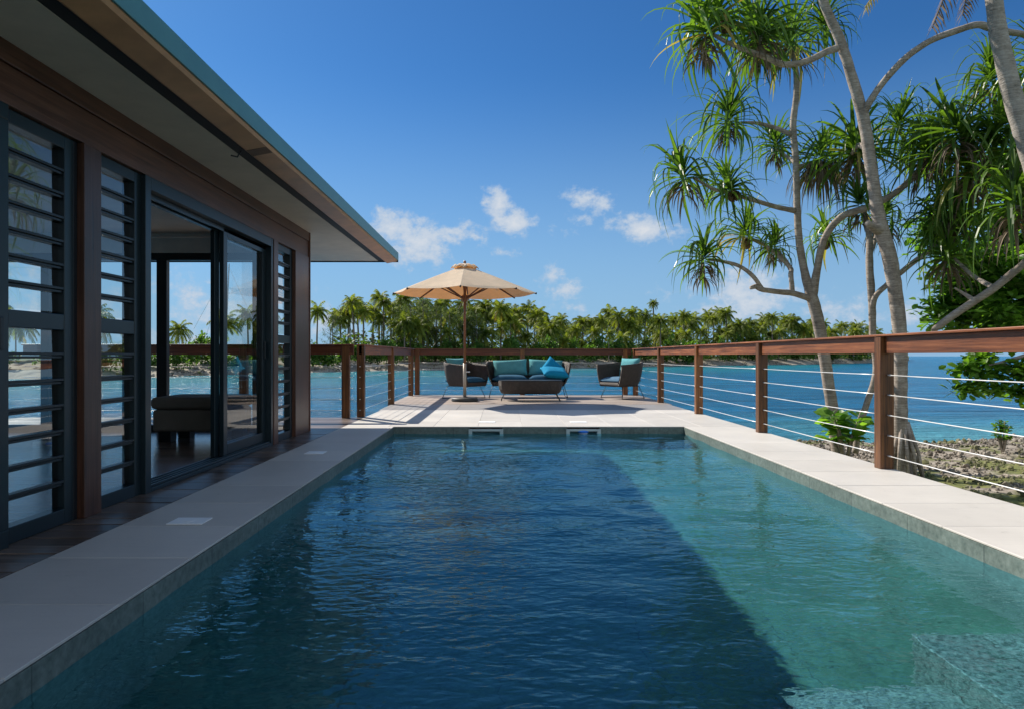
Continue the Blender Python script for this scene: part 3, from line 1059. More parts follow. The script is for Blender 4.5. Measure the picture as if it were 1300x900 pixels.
# curtain gathered behind the near louvres
b = MB()
n = 90
for i in range(n + 1):
    t_ = i / n
    yy = 3.62 + 0.62 * t_
    xx = -3.1 + 0.035 * math.sin(t_ * 75) + 0.01 * math.sin(t_ * 31 + 1)
    b.v += [(xx, yy, 0.05), (xx + 0.01 * math.sin(t_ * 40), yy, 2.4)]
b.a = [0.5] * len(b.v)
b.f = [(2 * i, 2 * i + 2, 2 * i + 3, 2 * i + 1) for i in range(n)]
b.m = [0] * n
cu = b.build('curtain', M['curtain'], smooth=True)
so = cu.modifiers.new('thick', 'SOLIDIFY'); so.thickness = 0.004
tag(cu, 'pale gathered curtain hanging behind the nearest louvred window', 'curtain')

# eaves: soffit, dark strip painted as the gap's shade, gutter, fascia and roof
KI, KO = -2.05, -1.72
MB().box(-8.4, KI, PY0 - 1.0, EAVE, SOF, SOF + 0.03).build('soffit', M['soffit'], house)
b = MB()
b.box(KI + 0.002, KI + 0.125, PY0 - 1.0, EAVE, SOF + 0.002, SOF + 0.03)
b.box(KI - 0.03, KI - 0.001, PY0 - 1.0, EAVE, SOF + 0.031, SOF + 0.06)
b.build('painted_gap_shade', M['dark'], house)
b = MB()   # folded metal gutter: sloping underside and lip
prof = [(KI + 0.126, SOF + 0.03), (KI + 0.126, SOF - 0.025), (KI + 0.15, SOF - 0.040), (KO - 0.03, SOF - 0.012), (KO - 0.012, SOF + 0.005), (KO - 0.012, SOF + 0.06), (KI + 0.14, SOF + 0.06)]
vs = []
for yy in (PY0 - 1.0, EAVE): vs += [(x, yy, z) for x, z in prof]
np_ = len(prof)
b.add(vs, [(i, (i + 1) % np_, (i + 1) % np_ + np_, i + np_) for i in range(np_)] + [tuple(range(np_))[::-1], tuple(range(np_, 2 * np_))])
b.build('gutter', M['gutter'], house, bevel=0.004)
b = MB()   # a rusty patch over the joint of two gutter lengths
pj = [(KI + 0.152, SOF - 0.0425), (KO - 0.030, SOF - 0.0145), (KO - 0.032, SOF - 0.006), (KI + 0.152, SOF - 0.034)]
b.add([(x, yy, z) for yy in (5.06, 5.20) for x, z in pj], [(3, 2, 1, 0), (4, 5, 6, 7)] + [(k, (k + 1) % 4, (k + 1) % 4 + 4, k + 4) for k in range(4)])
b.build('gutter_joint', M['rust'], house)
b = MB()
b.tube([(KI + 0.12, 5.04, SOF - 0.05), (KI + 0.10, 5.02, SOF - 0.10), (KI + 0.07, 4.98, SOF - 0.10)], 0.006, 6)
b.build('gutter_hook', M['frame_dark'], house, smooth=True)
MB().box(KO - 0.01, KO + 0.004, PY0 - 1.0, EAVE + 0.012, SOF + 0.008, SOF + 0.135).build('fascia', M['fascia'], house, bevel=0.003)
b = MB()
b.box(-8.4, KO, EAVE + 0.001, EAVE + 0.02, SOF - 0.02, SOF + 0.13)
b.build('gable_fascia', M['dark'], house)
b = MB()
zr = 3.35
b.add([(KO, PY0 - 1, SOF + 0.137), (KO, EAVE + 0.02, SOF + 0.137), (-5.1, EAVE - 3.4, zr), (-5.1, PY0 - 1, zr), (-8.45, EAVE + 0.02, SOF + 0.137), (-8.45, PY0 - 1, SOF + 0.137)],
      [(0, 1, 2, 3), (1, 4, 2), (2, 4, 5, 3), (3, 5, 0), (0, 5, 4, 1)])
b.build('roof', M['roofm'], house)
# stilts below
for xx in (-7.2, -5.0, -2.7):
    for yy in (0.5, 4.5, 8.4): MB().box(xx - 0.08, xx + 0.08, yy - 0.08, yy + 0.08, -1.9, -0.301).build('stilt', M['post'], house)

# ottoman bench inside, by the gable window
ob = thing('bench', 'dark cushioned bench on block feet inside the open sliding door', 'bench', (-3.43, 7.85, 0))
c0 = wloc(ob)
b = MB().box(-3.86, -3.00, 7.52, 8.18, 0.12, 0.36)
b.build('base', M['ottoman'], ob, bevel=0.03, seg=3)
b = MB().box(-3.88, -2.98, 7.50, 8.20, 0.365, 0.50)
b.build('cushion', M['ottoman'], ob, bevel=0.05, seg=4)
for xx in (-3.74, -3.12):
    for yy in (7.62, 8.08):
        MB().box(xx - 0.07, xx + 0.07, yy - 0.07, yy + 0.07, 0.001, 0.125).build('foot', M['frame_dark'], ob, bevel=0.005)

# ------------------------------------------------------------------ railings
RT, RB = 1.13, 0.972
CZ = (0.115, 0.285, 0.455, 0.625, 0.792)


def railing(label, a, b_, posts, axis, side=1, cap_over=0.0):
    """timber rail on posts with five tensioned wires; a, b_ end points on plan"""
    a, b_ = Vector((*a, 0)), Vector((*b_, 0))
    d = (b_ - a).normalized()
    e = thing('deck_railing', label, 'railing', (a + b_) / 2, group='timber railings around the pool terrace')
    m_ = M['rail_y'] if axis == 'y' else M['rail_x']
    L = (b_ - a).length
    cuts = [0.0] + sorted(p for p in posts if 0.08 < p < L - 0.08) + [L]
    rb_ = MB()
    for i in range(len(cuts) - 1):
        s_, t_ = cuts[i] + (0.055 if i else 0), cuts[i + 1] - (0.055 if i < len(cuts) - 2 else 0)
        rb_.bar(a + d * s_ + Vector((0, 0, (RT + RB) / 2 - 0.009)), a + d * t_ + Vector((0, 0, (RT + RB) / 2 - 0.009)), 0.048, RT - RB - 0.018, var=random.random())
    rb_.build('rail_beam', m_, e, bevel=0.004)
    cp_ = MB()
    cp_.bar(a - d * cap_over + Vector((0, 0, RT - 0.008)), b_ + d * cap_over + Vector((0, 0, RT - 0.008)), 0.13, 0.018, var=random.random())
    cp_.build('cap_rail', m_, e, bevel=0.004)
    for p in posts:
        c_ = a + d * p
        hw = (0.055, 0.055)
        MB().box(c_.x - 0.058, c_.x + 0.058, c_.y - 0.05, c_.y + 0.05, 0.001, RT - 0.018, random.random()).build('post', M['post'], e, bevel=0.005)
    for z in CZ:
        w_ = MB()
        cc = [0.0] + sorted(posts) + [L]
        for i in range(len(cc) - 1):
            s_, t_ = cc[i], cc[i + 1]
            if t_ - s_ < 0.2: continue
            n = 6
            pts = []
            for k in range(n + 1):
                q = k / n
                pts.append(a + d * (s_ + (t_ - s_) * q) + Vector((0, 0, z - 0.004 * 4 * q * (1 - q))))
            w_.tube(pts, 0.0042, 6)
        for p in posts:
            for sg in (-1, 1):
                q = a + d * (p + sg * 0.052) + Vector((0, 0, z))
                q2 = a + d * (p + sg * 0.105) + Vector((0, 0, z))
                w_.tube([q, q2], 0.0065, 6)
        w_.build('wire', M['steel'], e, smooth=True)
    return e


railing('long timber and wire railing on the sunlit side of the pool towards the trees', (3.24, -1.6), (3.24, 16.76), [1.8, 4.62, 7.40, 10.14, 12.88, 15.6, 18.25], 'y')
railing('timber and wire railing across the far end of the terrace behind the sofa', (-2.20, 16.82), (3.17, 16.82), [0.10, 2.69, 5.22], 'x')
railing('short timber and wire railing along the left of the terrace behind the umbrella', (-2.21, 10.62), (-2.21, 16.74), [0.05, 2.93, 5.85], 'y')
railing('timber and wire railing on the walkway behind the villa, seen through its windows', (-7.4, 10.56), (-2.30, 10.56), [1.75, 3.4, 4.98], 'x')

# ------------------------------------------------------------------ umbrella
UX, UY = -0.80, 14.45
um = thing('umbrella', 'open cream octagonal sun umbrella on a wooden pole', 'umbrella', (UX, UY, 0))
MB().lathe([(0.275, 0.001), (0.285, 0.02), (0.275, 0.065), (0.25, 0.08), (0.06, 0.085), (0.055, 0.10)], (UX, UY, 0), 32).build('base', M['basem'], um, smooth=False, bevel=0.004)
MB().tube([(UX, UY, 0.10), (UX, UY, 0.80)], 0.036, 14).build('sleeve', M['polemetal'], um, smooth=True)
b = MB()
b.tube([(UX + 0.036, UY - 0.02, 0.62), (UX + 0.085, UY - 0.03, 0.62)], 0.012, 8)
b.lathe([(0.004, 0), (0.024, 0.002), (0.024, 0.02), (0.004, 0.022)], (UX + 0.09, UY - 0.03, 0.61), 10)
b.build('clamp_knob', M['steel'], um)
MB().tube([(UX, UY, 0.80), (UX, UY, 2.84)], 0.029, 14).build('pole', M['polewood'], um, smooth=True)
URAD, UZR, UZT = 1.51, 2.28, 2.86


def ucorner(k, r=1.0, dz=0.0):
    a = R(-90 + 45 * k)
    return Vector((UX + URAD * r * math.cos(a), UY + URAD * r * math.sin(a), UZT + (UZR - UZT) * r ** 1.06 + dz))


can = MB()
NR, NS = 12, 8
for k in range(8):
    vs = []
    for i in range(NR + 1):
        r = 0.05 + 0.95 * i / NR
        p, q = ucorner(k, r), ucorner(k + 1, r)
        for j in range(NS + 1):
            t_ = j / NS
            v = p.lerp(q, t_)
            v.z -= 0.028 * math.sin(math.pi * t_) * r * (0.5 + 0.5 * r)
            if i == NR: v = v + (Vector((UX, UY, v.z)) - v) * 0.02 * math.sin(math.pi * t_)
            vs.append(v)
    fs = []
    for i in range(NR):
        for j in range(NS):
            a = i * (NS + 1) + j
            fs.append((a, a + NS + 1, a + NS + 2, a + 1))
    can.add(vs, fs)
cn = can.build('canopy', M['canopy'], um)
so = cn.modifiers.new('thick', 'SOLIDIFY'); so.thickness = 0.003
ve = MB()
for k in range(8):
    vs = []
    for i in range(5):
        r = 0.01 + 0.19 * i / 4
        for j in range(7):
            t_ = j / 6
            v = ucorner(k, r, 0.055).lerp(ucorner(k + 1, r, 0.055), t_)
            if i >= 3: v.z += 0.045 * math.sin(math.pi * t_) - (0.03 if i == 4 else 0)
            vs.append(v)
    ve.add(vs, [(i * 7 + j, (i + 1) * 7 + j, (i + 1) * 7 + j + 1, i * 7 + j + 1) for i in range(4) for j in range(6)])
vo = ve.build('vent_cap', M['canopy'], um, smooth=True)
so = vo.modifiers.new('thick', 'SOLIDIFY'); so.thickness = 0.004
MB().lathe([(0.03, 0), (0.036, 0.015), (0.012, 0.05)], (UX, UY, UZT + 0.055), 12).build('finial', M['polewood'], um, smooth=True)
for k in range(8):
    rb_ = MB().bar(ucorner(k, 0.05, -0.03), ucorner(k, 1.0, -0.016), 0.022, 0.026)
    ro = rb_.build('rib', M['ribwood'], um, bevel=0.003)
    a = R(-90 + 45 * k)
    hub = Vector((UX + 0.06 * math.cos(a), UY + 0.06 * math.sin(a), 2.17))
    MB().bar(hub, ucorner(k, 0.52, -0.045), 0.02, 0.024).build('strut', M['ribwood'], ro, bevel=0.003)
    MB().lathe([(0.010, -0.02), (0.018, -0.01), (0.018, 0.012), (0.010, 0.02)], ucorner(k, 1.0, -0.012), 8).build('rib_tip', M['frame_dark'], ro)
MB().lathe([(0.034, 2.08), (0.075, 2.12), (0.075, 2.21), (0.034, 2.24)], (UX, UY, 0), 16).build('runner_hub', M['polewood'], um)
MB().lathe([(0.034, 2.68), (0.075, 2.70), (0.075, 2.78), (0.034, 2.80)], (UX, UY, 0), 16).build('top_hub', M['polewood'], um)
b = MB()
b.tube([(UX + 0.05, UY - 0.06, 2.14), (UX + 0.08, UY - 0.08, 1.98), (UX + 0.06, UY - 0.07, 1.90), (UX + 0.035, UY - 0.05, 1.97), (UX + 0.05, UY - 0.06, 2.12)], 0.005, 6)
b.tube([(UX + 0.62, UY - 0.5, 2.50), (UX + 0.66, UY - 0.52, 2.36), (UX + 0.70, UY - 0.5, 2.27), (UX + 0.64, UY - 0.5, 2.34), (UX + 0.58, UY - 0.5, 2.48)], 0.005, 6)
b.tube([(UX - 0.045, UY - 0.05, 2.12), (UX - 0.08, UY - 0.08, 2.02), (UX - 0.13, UY - 0.1, 1.93)], 0.005, 6)
b.build('pull_cord', M['curtain'], um, smooth=True)


# ------------------------------------------------------------------ terrace furniture
def cushion(mb, w_, d_, h_, n=10, puff=1.0, M4=Matrix()):
    """a soft box: pillow-like super-ellipsoid"""
    vs, fs = [], []
    for s_ in (1, -1):
        base = len(vs)
        for i in range(n + 1):
            for j in range(n + 1):
                u, v = -1 + 2 * i / n, -1 + 2 * j / n
                hz = ((1 - abs(u) ** 3.2) * (1 - abs(v) ** 3.2)) ** 0.42 * puff
                x = u * (1 - 0.05 * (1 - abs(v) ** 2))
                y_ = v * (1 - 0.05 * (1 - abs(u) ** 2))
                wr = 1 + 0.05 * mnoise.noise(Vector((u * 2.3 + w_ * 7, v * 2.3, s_ * 3.0)))
                vs.append(M4 @ Vector((x * w_ / 2, y_ * d_ / 2, s_ * h_ / 2 * (0.12 + 0.88 * hz) * wr)))
        for i in range(n):
            for j in range(n):
                a = base + i * (n + 1) + j
                f = (a, a + n + 1, a + n + 2, a + 1)
                fs.append(f if s_ > 0 else f[::-1])
    N1 = (n + 1) ** 2
    ring = [i * (n + 1) for i in range(n + 1)] + [n * (n + 1) + j for j in range(1, n + 1)] + [i * (n + 1) + n for i in range(n - 1, -1, -1)] + [j for j in range(n - 1, 0, -1)]
    for i in range(len(ring)):
        a, b2 = ring[i], ring[(i + 1) % len(ring)]
        fs.append((a, a + N1, b2 + N1, b2))
    return mb.add(vs, fs)


def T(x, y, z, rx=0, ry=0, rz=0):
    return Matrix.Translation((x, y, z)) @ Euler((R(rx), R(ry), R(rz))).to_matrix().to_4x4()


def shell(mb, W, D, z0, zb, zf, splay=0.09, round_=0.34, front=-0.5, th=0.035):
    """tub-chair shell: a U seen from above, open at -Y, leaning outwards to the top"""
    N, K = 44, 9
    path = []
    for i in range(N + 1):
        t_ = -1 + 2 * i / N
        a = t_ * math.pi * 0.5
        # straight arms then a rounded back
        L1 = abs(front) * D + D / 2 - round_
        arc = math.pi / 2 * round_
        tot = L1 + arc + (W / 2 - round_)
        s_ = abs(t_) * tot
        sg = -1 if t_ < 0 else 1
        flat = W / 2 - round_
        if s_ < flat: x, y_, nx_, ny_ = s_, D / 2, 0, 1
        elif s_ < flat + arc:
            q = (s_ - flat) / round_
            x, y_ = flat + round_ * math.sin(q), D / 2 - round_ + round_ * math.cos(q)
            nx_, ny_ = math.sin(q), math.cos(q)
        else:
            x, y_ = W / 2, D / 2 - round_ - (s_ - flat - arc)
            nx_, ny_ = 1, 0
        back = max(0.0, min(1.0, (y_ + D * 0.5) / D))
        path.append((sg * x, y_, sg * nx_, ny_, zf + (zb - zf) * back ** 1.5))
    ins, outs = [], []
    for (x, y_, nx_, ny_, zt) in path:
        for k in range(K + 1):
            q = k / K
            z = z0 + (zt - z0) * q
            o_ = -splay * (1 - q) ** 1.6 - 0.03 * (1 - q) ** 6
            outs.append((x + nx_ * o_, y_ + ny_ * o_, z))
            ins.append((x + nx_ * (o_ - th), y_ + ny_ * (o_ - th), z))
    n0 = len(outs)
    vs = outs + ins
    fs = []
    for i in range(N):
        for k in range(K):
            a = i * (K + 1) + k
            b2 = a + K + 1
            fs.append((a, a + 1, b2 + 1, b2))
            fs.append((n0 + a, n0 + b2, n0 + b2 + 1, n0 + a + 1))
        a = i * (K + 1) + K
        fs.append((a, n0 + a, n0 + a + K + 1, a + K + 1))
        a = i * (K + 1)
        fs.append((a, a + K + 1, n0 + a + K + 1, n0 + a))
    for i in (0, N):
        for k in range(K):
            a = i * (K + 1) + k
            fs.append((a, n0 + a, n0 + a + 1, a + 1))
    mb.add(vs, fs)
    # seat pan closing the bottom
    ring = [outs[i * (K + 1)] for i in range(N + 1)]
    top = [(x, y_, z + 0.09) for x, y_, z in ring]
    mb.add(ring + top, [tuple(range(N + 1))[::-1], tuple(range(N + 1, 2 * N + 2))] + [(N, 0, N + 1, 2 * N + 1)])


def sled_legs(parent, W, D, h_, r=0.008):
    for sx in (-1, 1):
        for sy in (-1, 1):
            MB().tube([(sx * (W / 2 - 0.1), sy * (D / 2 - 0.12), h_ + 0.01), (sx * (W / 2 - 0.02), sy * (D / 2 - 0.03), 0.008)], r, 8).build('leg', M['legm'], parent, local=True, smooth=True)
    b_ = MB()
    for sx in (-1, 1):
        b_.tube([(sx * (W / 2 - 0.02), -D / 2 + 0.03, 0.008), (sx * (W / 2 - 0.02), D / 2 - 0.03, 0.008)], r, 8)
    for sy in (-1, 1):
        b_.tube([(-W / 2 + 0.1, sy * (D / 2 - 0.12), h_), (W / 2 - 0.1, sy * (D / 2 - 0.12), h_)], r, 8)
    b_.build('leg_frame', M['legm'], parent, local=True, smooth=True)


def armchair(label, loc, rz, seat_mat):
    e = thing('armchair', label, 'armchair', loc, rz, 'wicker armchairs beside the sofa')
    b_ = MB()
    shell(b_, 0.86, 0.80, 0.275, 0.83, 0.76, 0.10, 0.30)
    b_.build('shell', M['wicker'], e, local=True, smooth=True)
    b_ = MB()
    cushion(b_, 0.66, 0.66, 0.19, M4=T(0, -0.06, 0.40))
    b_.build('seat_cushion', seat_mat, e, local=True, smooth=True)
    b_ = MB()
    cushion(b_, 0.60, 0.46, 0.17, M4=T(0, 0.21, 0.68, 76))
    b_.build('back_cushion', M['teal'], e, local=True, smooth=True)
    sled_legs(e, 0.76, 0.72, 0.275)
    return e


armchair('wicker armchair behind the umbrella pole, turned towards the sofa', (-0.88, 15.55, 0), R(52), M['navy'])
armchair('wicker armchair by the corner post at the open end of the sofa', (2.72, 15.5, 0), R(-58), M['slate'])

sofa = thing('sofa', 'two-seat wicker sofa with teal back cushions facing the pool', 'sofa', (0.59, 15.95, 0))
b = MB(); shell(b, 1.94, 0.84, 0.275, 0.835, 0.79, 0.13, 0.30)
b.build('shell', M['wicker'], sofa, local=True, smooth=True)
for sx in (-1, 1):
    b = MB(); cushion(b, 0.82, 0.66, 0.20, M4=T(sx * 0.415, -0.09, 0.425))
    b.build('seat_cushion', M['navy'], sofa, local=True, smooth=True)
    b = MB(); cushion(b, 0.80, 0.40, 0.22, M4=T(sx * 0.42 + 0.01, 0.17, 0.675, 66, sx * 2.5))
    b.build('back_cushion', M['teal'], sofa, local=True, smooth=True)
sled_legs(sofa, 1.84, 0.76, 0.275)
b = MB(); cushion(b, 0.44, 0.44, 0.17, M4=T(1.15, 15.80, 0.66, 62, 40, 0))
tag(b.build('throw_pillow', M['bright'], smooth=True), 'bright blue pillow leaning on the sofa back cushion', 'pillow', 'bright blue pillows on the sofa')
b = MB(); cushion(b, 0.60, 0.42, 0.19, M4=T(1.19, 15.56, 0.585, 22, 4, 12))
tag(b.build('throw_pillow', M['bright'], smooth=True), 'bright blue pillow lying flat on the end of the sofa seat', 'pillow', 'bright blue pillows on the sofa')

tb = thing('coffee_table', 'long low wicker coffee table with rounded ends in front of the sofa', 'table', (0.60, 14.75, 0))


def stadium(L, D, n=14):
    pts = []
    r = D / 2
    for i in range(n + 1):
        a = -math.pi / 2 + math.pi * i / n
        pts.append((L / 2 - r + r * math.cos(a), r * math.sin(a)))
    for i in range(n + 1):
        a = math.pi / 2 + math.pi * i / n
        pts.append((-L / 2 + r + r * math.cos(a), r * math.sin(a)))
    return pts


b = MB()
rows = [(0.72, 0.145), (0.80, 0.15), (0.88, 0.175), (0.955, 0.24), (0.99, 0.32), (1.0, 0.40), (1.0, 0.42)]
st_ = stadium(1.38, 0.62)
vs, fs = [], []
for s_, z in rows:
    ins = (1 - s_) * 0.4
    for (x, y_) in stadium(1.38 - 2 * ins, 0.62 - 2 * ins): vs.append((x, y_, z))
n = len(st_)
for i in range(len(rows) - 1):
    for k in range(n):
        fs.append((i * n + k, i * n + (k + 1) % n, (i + 1) * n + (k + 1) % n, (i + 1) * n + k))
fs.append(tuple(range(n))[::-1]); fs.append(tuple((len(rows) - 1) * n + k for k in range(n)))
b.add(vs, fs)
b.build('basket', M['wicker'], tb, local=True, smooth=False)
b = MB()
vs = [(x, y_, z) for z in (0.421, 0.437) for (x, y_) in stadium(1.36, 0.60)]
b.add(vs, [tuple(range(n))[::-1], tuple(range(n, 2 * n))] + [(k, (k + 1) % n, (k + 1) % n + n, k + n) for k in range(n)])
b.build('tabletop', M['legm'], tb, local=True, bevel=0.004)
sled_legs(tb, 1.30, 0.52, 0.15, 0.008)


# ------------------------------------------------------------------ trees
def rand_dir(zmin=-1, zmax=1):
    z = random.uniform(zmin, zmax)
    a = random.uniform(0, 2 * math.pi)
    s_ = math.sqrt(max(0, 1 - z * z))
    return Vector((s_ * math.cos(a), s_ * math.sin(a), z))


def strap(mb, p, d, L, w_, droop, var, seg=7, fold=0.25, kink=None):
    """one strap leaf: grows along d and bends down; V-folded cross-section"""
    d = Vector(d).normalized()
    pts = [Vector(p)]
    t_ = d.copy()
    for i in range(seg):
        q = (i + 1) / seg
        bend = droop * (q ** 1.3)
        if kink and q > kink: bend += droop * 2.2
        t_ = (t_ + Vector((0, 0, -bend))).normalized()
        pts.append(pts[-1] + t_ * (L / seg))
    side = d.cross(Vector((0, 0, 1)))
    if side.length < 0.05: side = Vector((1, 0, 0))
    side.normalize()
    vs = []
    for i, c_ in enumerate(pts):
        q = i / seg
        ww = w_ * (0.75 + 0.35 * min(1, q * 4)) * (1 - max(0, (q - 0.25) / 0.75) ** 1.6 * 0.93)
        up = side.cross((pts[min(i + 1, seg)] - pts[max(i - 1, 0)]).normalized())
        vs += [c_ + side * ww / 2 + up * ww * fold, c_, c_ - side * ww / 2 + up * ww * fold]
    fs = []
    for i in range(seg):
        a = i * 3
        fs += [(a, a + 1, a + 4, a + 3), (a + 1, a + 2, a + 5, a + 4)]
    mb.add(vs, fs, var)


def rosette_mesh(seed, n=64, L=0.95, dry=0.08):
    random.seed(seed)
    mb = MB()
    for i in range(n):
        q = i / n
        el = R(86 - 105 * q ** 0.85 + random.uniform(-12, 12))
        az = i * 2.39996 + random.uniform(-0.3, 0.3)
        d = Vector((math.cos(az) * math.cos(el), math.sin(az) * math.cos(el), math.sin(el)))
        LL = L * random.uniform(0.72, 1.12) * (0.75 + 0.25 * min(1, q * 3))
        v = random.uniform(0.05, 0.72)
        if q > 0.75 and random.random() < dry * 4: v = random.uniform(0.84, 1.0)
        strap(mb, Vector((0, 0, 0.10 - 0.22 * q)) + d * 0.03, d, LL, random.uniform(0.044, 0.066), random.uniform(0.14, 0.46) + 0.12 * q, v, 8, 0.22,
              random.uniform(0.3, 0.7) if random.random() < 0.6 else None)
    return mb.mesh('leaf_rosette', M['pandan'])


def skirt_mesh(seed, n=90, L=0.8):
    random.seed(seed)
    mb = MB()
    for i in range(n):
        az = random.uniform(0, 6.283)
        d = Vector((math.cos(az), math.sin(az), random.uniform(-0.5, 0.25)))
        strap(mb, Vector((0, 0, random.uniform(-0.28, 0.0))) + d * 0.03, d, L * random.uniform(0.5, 1.05), random.uniform(0.022, 0.038), random.uniform(0.7, 1.3), random.random(), 6, 0.3)
    return mb.mesh('dead_leaf_skirt', M['dead'])


ROS = [rosette_mesh(100 + i, 54 + 7 * (i % 5), 0.92 + 0.05 * (i % 4), 0.05 + 0.05 * (i % 3)) for i in range(10)]
SKI = [skirt_mesh(200 + i, 46, 0.46) for i in range(2)] + [skirt_mesh(205 + i, 34, 0.72) for i in range(2)]
BIGSK = skirt_mesh(210, 170, 1.0)
random.seed(31)


def limb(mb, pts, n=6, k=12):
    """pts: (px, py, depth, radius)"""
    c = crom([(*P(a, b_, y_), r) for a, b_, y_, r in pts], n)
    mb.tube([q[:3] for q in c], [max(0.006, q[3]) for q in c], k, bump=0.10)


def pandanus(label, base_px, limbs, tips, roots=0):
    """limbs: polylines (px, py, depth, radius); tips: (px, py, depth, size, skirt)"""
    bx = P(*base_px)
    e = thing('pandanus_tree', label, 'tree', bx, group='pandanus trees beside the pool')
    mb = MB()
    for l in limbs: limb(mb, l)
    mb.build('trunk', M['bark'], e, smooth=True)
    if roots:
        rm = MB()
        for i in range(roots):
            a = 2 * math.pi * i / roots + random.uniform(-.2, .2)
            d = Vector((math.cos(a), math.sin(a), 0))
            top = bx + Vector((0, 0, 0.55 + random.uniform(-.15, .15))) + d * 0.06
            foot = bx + d * random.uniform(0.2, 0.40)
            foot.z = ground_h(foot.x, foot.y) - 0.05
            rm.tube([top, top.lerp(foot, 0.5) + d * 0.03, foot], [0.03, 0.026, 0.02], 8, bump=0.15)
        rm.build('prop_roots', M['bark'], e, smooth=True)
    for (px, py, Y, s_, sk) in tips:
        p = P(px, py, Y)
        link_mesh('leaf_rosette', random.choice(ROS), e, p - bx, (random.uniform(-.35, .35), random.uniform(-.35, .35), random.uniform(0, 6.28)), s_ * random.uniform(.93, 1.07))
        if sk == 1:
            link_mesh('dead_leaf_skirt', random.choice(SKI), e, p - bx + Vector((0, 0, -0.12 * s_)), (0, 0, random.uniform(0, 6.28)), s_)
        elif sk == 2:
            link_mesh('dead_leaf_skirt', BIGSK, e, p - bx + Vector((0, 0, -0.1)), (0, 0, 1.0), s_)
        elif sk == 3:
            fb = MB()
            c_ = p + Vector((random.uniform(-.08, .08), random.uniform(-.1, 0), -0.22 * s_))
            for i in range(60):
                d = rand_dir()
                fb.bar(c_ + d * 0.05, c_ + d * 0.10, 0.035, 0.035)
            fb.build('fruit', M['fruit'], e, bevel=0.006)
    return e


pandanus('slender forked pandanus tree with many bare side branches behind the wooden railing', (1066, 582, 12.0), [
    [(1066, 590, 12, .115), (1056, 515, 12, .10), (1046, 450, 12, .095), (1038, 405, 12, .098), (1031, 378, 12, .10), (1023, 352, 12, .07), (1015, 310, 12, .062), (1012, 260, 12, .058), (1010, 200, 12, .055), (1007, 160, 12, .055), (1011, 120, 12, .052), (1010, 88, 12, .045), (1004, 60, 12.1, .03)],
    [(1031, 380, 12, .085), (1037, 345, 11.9, .062), (1046, 305, 11.8, .06), (1068, 276, 11.6, .058), (1104, 263, 11.4, .055), (1140, 243, 11.2, .05), (1172, 212, 11.0, .045), (1182, 195, 10.9, .03)],
    [(1030, 380, 12, .06), (1008, 373, 11.9, .05), (990, 371, 11.8, .047), (968, 368, 11.6, .043), (960, 364, 11.6, .045), (953, 366, 11.55, .03)],
    [(967, 366, 11.6, .035), (955, 350, 11.5, .036), (938, 338, 11.4, .032), (916, 332, 11.3, .028), (900, 330, 11.2, .02)],
    [(1006, 372, 11.95, .045), (1004, 350, 12.0, .042), (1003, 340, 12.1, .042), (985, 322, 12.2, .038), (968, 310, 12.3, .03), (950, 302, 12.3, .02)],
    [(1003, 342, 12.1, .034), (997, 330, 12.2, .03), (985, 318, 12.3, .02)],
    [(1009, 268, 12, .05), (985, 263, 11.8, .04), (955, 254, 11.6, .036), (930, 247, 11.5, .033), (905, 240, 11.3, .028), (880, 226, 11.2, .02)],
    [(1006, 172, 12, .045), (985, 163, 12.1, .036), (962, 157, 12.2, .032), (940, 156, 12.2, .02)],
    [(1010, 208, 12, .04), (1000, 200, 12.3, .03), (985, 190, 12.5, .02)],
    [(1012, 212, 12, .045), (1030, 210, 12.2, .04), (1040, 205, 12.3, .03)]],
    [(893, 326, 11.2, .92, 1), (945, 296, 12.3, .95, 3), (982, 312, 12.4, .72, 1), (925, 238, 11.5, .8, 3), (868, 222, 11.2, .95, 1), (925, 150, 12.2, 1.0, 1), (985, 184, 12.6, .8, 1),
     (1040, 196, 12.3, .95, 2), (1003, 50, 12.1, 1.05, 1), (965, 60, 12.3, 0.9, 1), (1176, 192, 10.9, 1.05, 1), (1185, 186, 11.3, 1.0, 3), (1140, 160, 11.4, .85, 0), (1050, 300, 12.8, .8, 3)])

